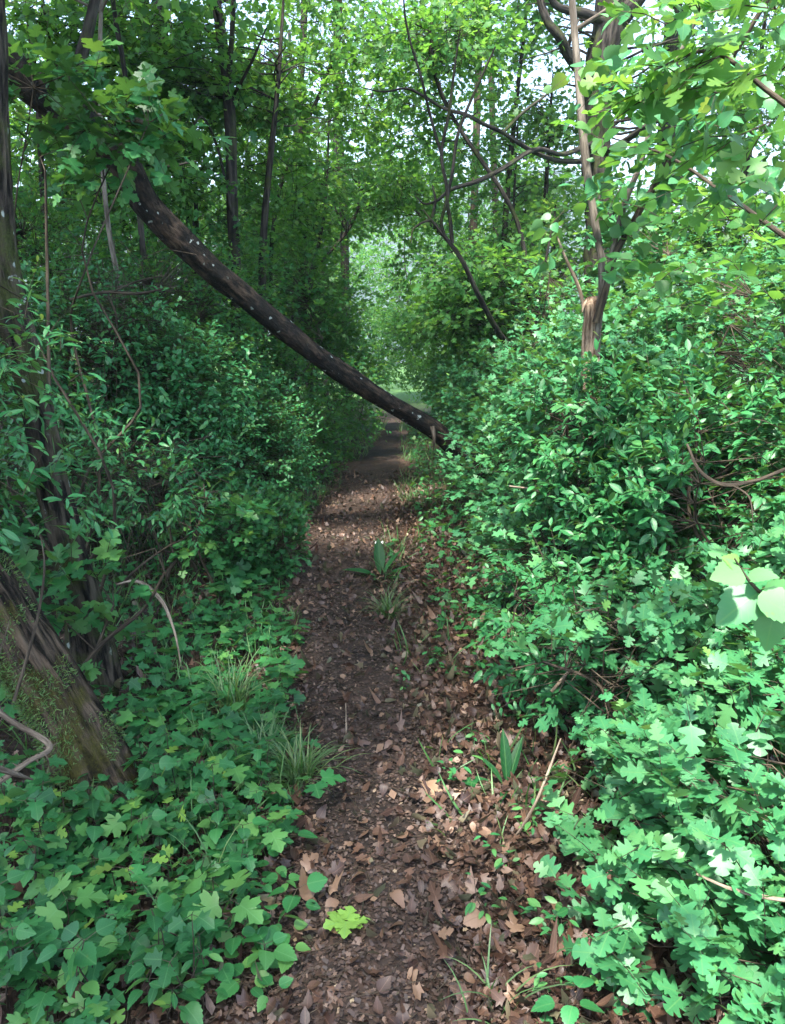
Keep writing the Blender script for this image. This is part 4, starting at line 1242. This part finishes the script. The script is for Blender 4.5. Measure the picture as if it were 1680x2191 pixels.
place(pr, [tuple(G(1190, 2185)[:2])], ['nettle-like plant with large bright toothed leaves at the bottom edge of the litter'], 'plant', None, rg, (1, 1))


def tuft(name, label, pos, n, length, seed, spread=.9, group=None):
    rg = np.random.default_rng(seed)
    root = thing(name, label, 'grass tuft', pos, group)
    mb = MB()
    az = rg.uniform(0, 6.28, n)
    b = np.column_stack([rg.normal(0, .025, n), rg.normal(0, .025, n), np.full(n, -.02)])
    le = length * rg.uniform(.5, 1.1, n)
    tilt = rg.uniform(.1, spread, n)
    d0 = np.column_stack([np.cos(az) * tilt, np.sin(az) * tilt, np.ones(n)])
    d0 = unit(d0)
    k = 6
    pts = [b]
    d = d0.copy()
    for s_ in range(k):
        pts.append(pts[-1] + d * (le / k)[:, None])
        d = unit(d + np.column_stack([np.cos(az), np.sin(az), -0.9 * np.ones(n)]) * (.10 + .16 * tilt)[:, None] * (s_ + 1) / 3)
    wv = unit(np.column_stack([-np.sin(az), np.cos(az), np.zeros(n)])) * .0028
    wd = A([.7, 1, 1, .9, .75, .5, .05])
    V = np.stack([np.stack([p - wv * w, p + wv * w], 1) for p, w in zip(pts, wd)], 1).reshape(n, -1, 3)
    f = np.array([[2 * i, 2 * i + 1, 2 * i + 3, 2 * i + 2] for i in range(k)])[None] + (np.arange(n) * 2 * (k + 1))[:, None, None]
    rn = np.repeat(rg.random(n), 2 * (k + 1))
    mb.add(V.reshape(-1, 3), f.reshape(-1, 4), leaf=np.column_stack([np.full(len(rn), .1), np.full(len(rn), .11), rn]))
    at_root(root, mb, 'blades', [M['grass']])



TUFT = [((640, 1680), 'dense arching grass tuft spilling on to the left edge of the path', 190, .26), ((832, 1320), 'upright grass tuft on the right edge of the path below the dock', 90, .26),
        ((500, 1530), 'long-bladed grass tuft on the bank beside the path', 120, .34), ((615, 1205), 'short grass patch at the left edge of the path near the sunlit leaves', 110, .13),
        ((625, 1330), 'short thin grass tuft at the left edge of the path, lower of two', 70, .12), ((560, 1640), 'soft grass tuft behind the dense arching one', 130, .28),
        ((1060, 2170), 'sparse grass blades in the litter at the bottom edge', 14, .22), ((880, 1080), 'grass tuft at the right of the sunlit strip of path', 70, .2), ((690, 1060), 'grass tuft at the left of the sunlit strip of path', 70, .18),
        ((455, 1930), 'few long grass blades rising from the maple seedlings', 22, .3)]
for i, (a, lab, n, le) in enumerate(TUFT):
    tuft('grass_tuft', lab, G(*a), n, le, 700 + i, group='grass tufts along the path')

# broad-leaved dock plants
def rosette(name, label, pos, spec, mat, kind, seed):
    rg = np.random.default_rng(seed)
    root = thing(name, label, 'plant', pos)
    for (az, el, ln, wd, rn) in spec:
        m2 = MB()
        d = A([math.cos(az) * math.cos(el), math.sin(az) * math.cos(el), math.sin(el)])
        nrm = A([-math.cos(az) * math.sin(el), -math.sin(az) * math.sin(el), math.cos(el)])
        leaves(m2, kind, (d * .03)[None], d[None], nrm[None], A([ln]), A([rn]), rg, .1, wide=A([wd]))
        at_root(root, m2, 'leaf', [M[mat]])


rosette('dock_plant', 'dock with one dark upright leaf and one long leaf over the path', G(815, 1245), [(2.9, .35, .24, .7, .3), (1.7, 1.1, .26, .7, .05), (.6, .9, .22, .5, .4), (-.6, .3, .16, .8, .5), (-1.8, .35, .15, .8, .4), (0.2, .4, .2, .6, .2)], 'canopy', 'ell', 31)
rosette('arum_plant', 'plant with dark strap leaves and one flat pale leaf at the bush edge', G(1085, 1700), [(1.7, 1.25, .19, .5, .0), (1.0, 1.1, .17, .5, .0), (2.4, .8, .13, .5, .1), (3.0, .2, .15, 1.1, .25), (4.4, .6, .11, .5, .1), (5.4, .5, .12, .5, .1)], 'canopy', 'ell', 32)

# ground cover: low leaves nobody could count
mb = MB()
rg = np.random.default_rng(33)
n = 15000
x = np.concatenate([rg.uniform(-3.6, .0, n), rg.uniform(.2, 2.2, n // 2)])
y = np.concatenate([2.3 + 13 * rg.random(n) ** 1.3, 3.4 + 12 * rg.random(n // 2)])
pdist, _ = path_dist(x, y)
q = np.stack([x * 1.6, y * 1.6, 0 * x], 1)
ok = (pdist > .03 + .09 * vnoise(q * 2)) & (fnoise(q, 2) > -.28 - .3 * smooth(pdist, .1, .8) + .34 * smooth(y, 4.2, 2.4)) & (rg.random(len(x)) > .35 * smooth(y, 4.5, 3.0)) & ~((x > 0) & (pdist < .12))
x, y, pdist = x[ok], y[ok], pdist[ok]
h = np.abs(rg.normal(0, .07, len(x))) * (.4 + smooth(pdist, 0, .5)) + .015
p = np.column_stack([x, y, gz(x, y) + h])
al = np.column_stack([rg.normal(0, 1, len(x)), rg.normal(0, 1, len(x)), rg.normal(-.1, .25, len(x))])
nr = A([0, 0, 1]) + rg.normal(0, .35, p.shape)
kinds = rg.random(len(x))
for lo, hi, kd, sz in ((0, .45, 'map_m', .055), (.45, .8, 'ell', .045), (.8, 1.0, 'haw_m', .05)):
    s_ = (kinds >= lo) & (kinds < hi)
    leaves(mb, kd, p[s_], al[s_], nr[s_], sz * rg.uniform(.6, 1.3, s_.sum()), rg.beta(2, 3, s_.sum()), rg, .15)
sticks(mb, np.column_stack([x, y, gz(x, y) - .01]) + rg.normal(0, .01, p.shape), p, .0012, .0008)
tag(mb.obj('ground_cover', [M['maple'], M['twig']]), kind='stuff')

mb = MB()
n = 9000
x, y = rg.uniform(-2.2, 1.6, n), 2.2 + 14 * rg.random(n)
pdist, _ = path_dist(x, y)
q = np.stack([x * 1.3, y * 1.3, 0 * x + 7], 1)
ok = (pdist > -.02) & (fnoise(q, 2) > .0) & (pdist < 1.2)
x, y = x[ok], y[ok]
al = np.column_stack([rg.normal(0, .45, len(x)), rg.normal(0, .45, len(x)), np.ones(len(x))])
leaves(mb, 'blade', np.column_stack([x, y, gz(x, y) - .01]), al, rdir(rg, len(x)) * A([1, 1, .1]), rg.uniform(.07, .2, len(x)), rg.random(len(x)), rg, .35, wide=np.full(len(x), .8))
n = 2600
x, y = rg.uniform(-1.9, .2, n), 1.7 + 4.5 * rg.random(n)
pdist, _ = path_dist(x, y)
q = np.stack([x * 2.1, y * 2.1, 0 * x + 3], 1)
ok = (pdist > -.01) & (fnoise(q, 2) > .05) & (x < .1)
x, y = x[ok], y[ok]
al = np.column_stack([rg.normal(0, .4, len(x)), rg.normal(0, .4, len(x)), np.ones(len(x))])
leaves(mb, 'blade', np.column_stack([x, y, gz(x, y) - .01]), al, rdir(rg, len(x)) * A([1, 1, .1]), rg.uniform(.08, .22, len(x)), rg.random(len(x)), rg, .45, wide=rg.uniform(.3, .7, len(x)))
tag(mb.obj('grass', M['grass']), kind='stuff')

# ================================================================== LITTER
def flat_scatter(rg, n, ylo, yhi, xlo, xhi, power=1.6):
    y = ylo + (yhi - ylo) * rg.random(n) ** power
    x = rg.uniform(xlo, xhi, n)
    return x, y


def litter(name, n, kinds, size, mat, seed, ylo, yhi, xlo, xhi, dens, lift, tilt, power=1.6, curl=.3, rbias=(1.4, 1.6)):
    rg = np.random.default_rng(seed)
    x, y = flat_scatter(rg, n, ylo, yhi, xlo, xhi, power)
    ok = rg.random(n) < dens(x, y)
    x, y = x[ok], y[ok]
    n = len(x)
    p = np.column_stack([x, y, gz(x, y) + lift * rg.random(n) + .016])
    a = rg.uniform(0, 6.28, n)
    al = np.column_stack([np.cos(a), np.sin(a), rg.normal(0, tilt * .6, n)])
    nr = A([0, 0, 1]) + rg.normal(0, tilt, (n, 3))
    mb = MB()
    w = rg.integers(0, len(kinds), n)
    for i, kd in enumerate(kinds):
        s_ = w == i
        leaves(mb, kd, p[s_], al[s_], nr[s_], size * rg.uniform(.5, 1.3, s_.sum()), rg.beta(*rbias, s_.sum()), rg, curl)
    return tag(mb.obj(name, M[mat]), kind='stuff')


def dens_leaf(x, y):
    d, s_ = path_dist(x, y)
    base = np.where(d < 0, .24 + .3 * smooth(-d, .16, 0), np.where(s_ > 0, .95, .35))
    return base * (1 - .5 * smooth(d, .9, 1.8))


litter('leaf_litter', 42000, ['map_m', 'ova', 'lobe', 'hex', 'kite'], .036, 'dead', 41, 1.1, 9.5, -1.8, 2.1, dens_leaf, .035, .5, 1.5, 1.0)
litter('bark_litter', 62000, ['chip', 'kite', 'hex', 'lobe', 'hex'], 0.0155, 'chip', 42, 1.2, 9.0, -.75, 1.0, lambda x, y: np.where(path_dist(x, y)[0] < .12, .95, .25), .008, .3, 2.0, .3, (1.3, 2.2))
mb = MB()
n = 2600
x, y = flat_scatter(rg, n, 1.2, 7.0, -.8, 1.2, 1.7)
p = np.column_stack([x, y, gz(x, y) + .02 + .01 * rg.random(n)])
d = np.column_stack([rg.normal(0, 1, n), rg.normal(0, 1, n), rg.normal(0, .12, n)])
sticks(mb, p, p + unit(d) * rg.uniform(.02, .12, n)[:, None], .0016, .0009, 0)
tag(mb.obj('twig_litter', M['twig']), kind='stuff')

# single fallen leaves that stand out
def fallen_proto(kind, mat, seed, size, rn):
    rg = np.random.default_rng(seed)
    mb = MB()
    leaves(mb, kind, A([[0, -.4 * size, .012]]), A([[0, 1, .05]]), A([[.1, .1, 1]]), A([size]), A([rn]), rg, .7)
    o = bpy.data.objects.new('fallen_leaf', mb.mesh('fallen_leaf', [M[mat]]))
    COL.objects.link(o)
    return o


pr = [fallen_proto(kd, 'dead', 800 + i, .046, r - .1) for i, (kd, r) in enumerate((('map', .75), ('ova', .9), ('haw', .6), ('ova', .68), ('map', .95), ('haw', .85), ('ell', .8), ('map', .5)))]
sp = ground_spots(rg, [(560, 1950), (640, 1880), (900, 1700), (900, 1450), (1010, 1450), (1110, 1750), (1230, 1900), (1330, 2191), (900, 2191), (900, 1950), (740, 2000), (700, 2191), (560, 2191)], 100, -1.0, .05)
place(pr, sp, 'curled dry brown leaf lying loose on top of the litter', 'fallen leaf', 'dry leaves lying on top of the litter', rg, (.6, 1.15))
for o in bpy.data.objects:
    if o.name.startswith('fallen_leaf'):
        o.location.z += .03
        o.rotation_euler.x += rg.normal(0, .2)
        o.rotation_euler.y += rg.normal(0, .2)
for (a, lab, kd, rn, sz) in (((915, 1715), 'pale pink leaf catching the light at the right edge of the path', 'map', 1.0, .085), ((1015, 1990), 'large tan leaf facing up on the litter by the two seedlings', 'ova', .93, .07),
                             ((655, 1945), 'orange brown curled leaf at the left edge of the path', 'ova', .86, .06)):
    o = fallen_proto(kd, 'dead', 830 + int(a[0]), sz, rn)
    g_ = G(*a)
    o.location = (g_[0], g_[1], g_[2] + .035)
    o.rotation_euler = (.2, -.1, rg.uniform(0, 6))
    tag(o, lab, 'fallen leaf')
# fresh green leaf cluster dropped on the path
g_ = G(742, 2020)
root = thing('green_sprig', 'fresh bright green leaves dropped in the middle of the path', 'sprig', g_)
mb = MB()
r7 = np.random.default_rng(7)
for k in range(5):
    a = .3 + k * 1.1
    m2 = MB()
    leaves(m2, 'map', A([[.012 * math.cos(a), .012 * math.sin(a), .035 + .006 * k]]), A([[math.cos(a), math.sin(a), .12]]), A([[.1, .1, 1]]), A([.055]), A([.97]), r7, .25)
    at_root(root, m2, 'leaf', [M['maple']])
# scrap lying on the path in the sunlit strip
g_ = G(815, 1172)
mb = MB()
u_, v_ = np.meshgrid(np.linspace(0, 1, 7), np.linspace(0, 1, 6), indexing='ij')
sz_ = .02 * vnoise(np.stack([u_.ravel() * 4, v_.ravel() * 4, u_.ravel() * 0], 1)).reshape(u_.shape)
e_ = .12 * vnoise(np.stack([u_.ravel() * 3 + 9, v_.ravel() * 3, u_.ravel() * 0], 1)).reshape(u_.shape)
Vt = np.stack([(u_ - .5) * .085 * (1 + e_), (v_ - .5) * .06 * (1 + e_), .022 + sz_], -1).reshape(-1, 3)
ii, jj = np.meshgrid(np.arange(6), np.arange(5), indexing='ij')
ft = np.stack([ii * 6 + jj, (ii + 1) * 6 + jj, (ii + 1) * 6 + jj + 1, ii * 6 + jj + 1], -1).reshape(-1, 4)
Vb = Vt - A([0, 0, .002])
rim = [0, 1, 2, 3, 4, 5, 11, 17, 23, 29, 35, 41, 40, 39, 38, 37, 36, 30, 24, 18, 12, 6]
fr_ = np.array([[rim[k], rim[(k + 1) % len(rim)], rim[(k + 1) % len(rim)] + 42, rim[k] + 42] for k in range(len(rim))])
mb.add(np.concatenate([Vt, Vb]), np.concatenate([ft, ft[:, ::-1] + 42, fr_]))
o = mb.obj('paper_scrap', M['scrap'])
o.location = tuple(g_)
tag(o, 'crumpled whitish scrap lying on the sunlit strip of path', 'scrap')

# ================================================================== LOOSE STICKS AND DEAD TWIGS
def stick(name, label, pts, rr, mat='twig_pale', thorns=0, seed=0, cat='stick', side=()):
    rg = np.random.default_rng(seed)
    P = A(pts)
    root = thing(name, label, cat, P[0])
    m2 = MB()
    tube(m2, P, rr, 8, 10 * len(P), rough=.12, seed=seed)
    C = spline(P, 60)
    for k in range(thorns):
        c = C[rg.integers(2, 58)]
        d = unit(rg.normal(size=3))
        tube(m2, A([c, c + d * .022]), (.0028, .0003), 5, 3)
    m2.obj('stem', M[mat], root)
    for sp_, sr in side:
        m3 = MB()
        tube(m3, A(sp_), sr, 6, 8 * len(sp_), rough=.1)
        m3.obj('side_twig', M[mat], root)


stick('thorny_branch', 'bent thorny dead branch across the foot of the mossy trunk', px((-60, 1480, 1.75), (20, 1540, 1.72), (106, 1603, 1.68), (60, 1630, 1.62), (0, 1672, 1.56), (-80, 1720, 1.5)), (.006, .0065, .007, .007, .007, .007), thorns=34, seed=3, cat='branch', mat='bark_grey',
      side=[(px((-20, 1640, 1.5), (30, 1655, 1.55), (70, 1668, 1.6)), (.007, .006, .002)), (px((0, 1520, 1.74), (-10, 1450, 1.74), (20, 1330, 1.76)), (.004, .003, .001))])
stick('dead_twig', 'pale arched dead twig behind the leaning trunk', np.concatenate([px((250, 1250, 3.7), (290, 1243, 3.7), (345, 1285, 3.65), (370, 1340, 3.6), (390, 1440, 3.5))]), (.004, .008, .009, .006, .003), seed=4)
stick('dead_twig', 'thin upright brown stem in front of the mossy trunk', px((30, 1500, 2.0), (60, 1400, 2.05), (85, 1300, 2.1), (95, 1200, 2.15), (88, 1150, 2.2)), (.005, .0045, .004, .003, .0015), seed=5, mat='twig')
stick('dead_twig', 'straight thin twig lying along the middle of the path', np.stack([G(742, 1600), G(741, 1550), G(740, 1515)]) + A([0, 0, .03]), (.004, .004, .002), seed=6)
stick('dead_twig', 'short brown stick at the right of the trodden path near the tan leaf', np.stack([G(908, 2010), G(915, 1975), G(918, 1945)]) + A([0, 0, .035]), (.005, .006, .004), seed=7, mat='twig')
stick('dead_twig', 'pale bent twig on the ground left of the path under the slender tree', np.stack([G(525, 985) + A([0, 0, .12]), G(545, 1000) + A([0, 0, .10]), G(555, 1030) + A([0, 0, .03])]), (.006, .006, .003), seed=8)
stick('dead_twig', 'long pale twig slanting through the oval-leaved bush above the hollow', px((1180, 1480, 2.75), (1250, 1400, 2.8), (1330, 1320, 2.85), (1400, 1270, 2.9), (1460, 1225, 2.95)), (.006, .007, .007, .006, .004), seed=9)
stick('dead_twig', 'pale twig poking level out of the hawthorn in front of the dark hollow', px((1390, 1690, 2.0), (1460, 1702, 2.0), (1530, 1706, 2.02), (1600, 1712, 2.1)), (.003, .004, .005, .005), seed=10)
stick('dead_twig', 'forked grey branch in the bush under the frame-edge shoots', px((1470, 950, 2.7), (1500, 1010, 2.65), (1540, 1035, 2.6), (1610, 1030, 2.6), (1690, 1000, 2.6)), (.004, .006, .007, .007, .006), mat='twig', seed=11, side=[(px((1560, 1035, 2.6), (1600, 1060, 2.55), (1612, 1120, 2.5)), (.004, .003, .0015))])
stick('dead_twig', 'curved pale twig in the hawthorn nearest the grass tuft', px((1090, 1040, 3.9), (1150, 1050, 3.9), (1210, 1085, 3.9)), (.004, .007, .004), seed=12)
stick('dead_twig', 'curved pale stem low in the nearest hawthorn', px((1490, 1870, 1.6), (1560, 1900, 1.58), (1640, 1920, 1.55), (1720, 1930, 1.55)), (.003, .004, .005, .005), seed=13)
stick('dead_twig', 'straight grey twig rising from the arum leaves', np.concatenate([[G(1100, 1800)], px((1140, 1730, 2.25), (1185, 1620, 2.35), (1200, 1580, 2.4))]), (.006, .005, .004, .002), seed=14)
stick('dead_twig', 'dark bare branch arching over the shaded thicket', px((150, 640, 5.0), (230, 625, 5.0), (300, 628, 5.0), (350, 618, 5.0)), (.008, .01, .01, .004), seed=15, mat='twig', side=[(px((240, 625, 5.0), (300, 600, 4.95), (350, 590, 4.9)), (.006, .005, .002)), (px((230, 626, 5.0), (250, 680, 5.0), (240, 760, 5.05)), (.006, .005, .003))])
# tangle of dead twigs in the two dark hollows, one thicket each
for lab, c, r, n, seed in (('tangle of dead twigs in the dark hollow of the hawthorns', W(1400, 1380, 2.75), (.42, .3, .22), 130, 1), ('tangle of dead bramble stems in the shade under the fallen trunk', W(250, 640, 5.4), (.55, .3, .4), 70, 2),
                           ('tangle of dead twigs low beside the leaning trunk', W(290, 1010, 4.9), (.5, .3, .3), 140, 3)):
    rg2 = np.random.default_rng(seed)
    root = thing('dead_tangle', lab, 'dead twigs', (c[0], c[1], float(gz(c[0], c[1]))))
    m2 = MB()
    hub = A([c[0], c[1], float(gz(c[0], c[1])) - .03])
    m0 = A(c) + rdir(rg2, n) * A(r) * rg2.random((n, 1)) ** .5
    sticks(m2, np.where(rg2.random((n, 1)) < .25, hub[None] + rg2.normal(0, .2, (n, 3)) * A([1, 1, .1]), m0 + rdir(rg2, n) * A([.25, .2, .12])), m0, .0035, .0025, 0)
    d_ = rdir(rg2, n) * A([1, .6, .6])
    sticks(m2, m0, m0 + d_ * rg2.uniform(.1, .4, (n, 1)), .0025, .001, 0)
    m2.obj('twigs', [M['twig']], root)

# ================================================================== AIR
mb = MB()
lo, hi = A([-4500.0, -4500.0, -60.0]), A([4500.0, 4500.0, 125.0])
v = A([[(hi if i & 1 else lo)[0], (hi if i & 2 else lo)[1], (hi if i & 4 else lo)[2]] for i in range(8)])
mb.add(v, A([[0, 2, 3, 1], [4, 5, 7, 6], [0, 1, 5, 4], [2, 6, 7, 3], [0, 4, 6, 2], [1, 3, 7, 5]]))
m, nt = new_mat('haze')
pv = N(nt, "VolumePrincipled")
pv.inputs["Color"].default_value = (0.75, 0.88, 1.0, 1)
pv.inputs["Density"].default_value = 0.0012
pv.inputs["Anisotropy"].default_value = 0.3
out = N(nt, "OutputMaterial")
L(nt, pv.outputs[0], out.inputs["Volume"])
tag(mb.obj('haze', m, smooth_=False), kind='stuff')
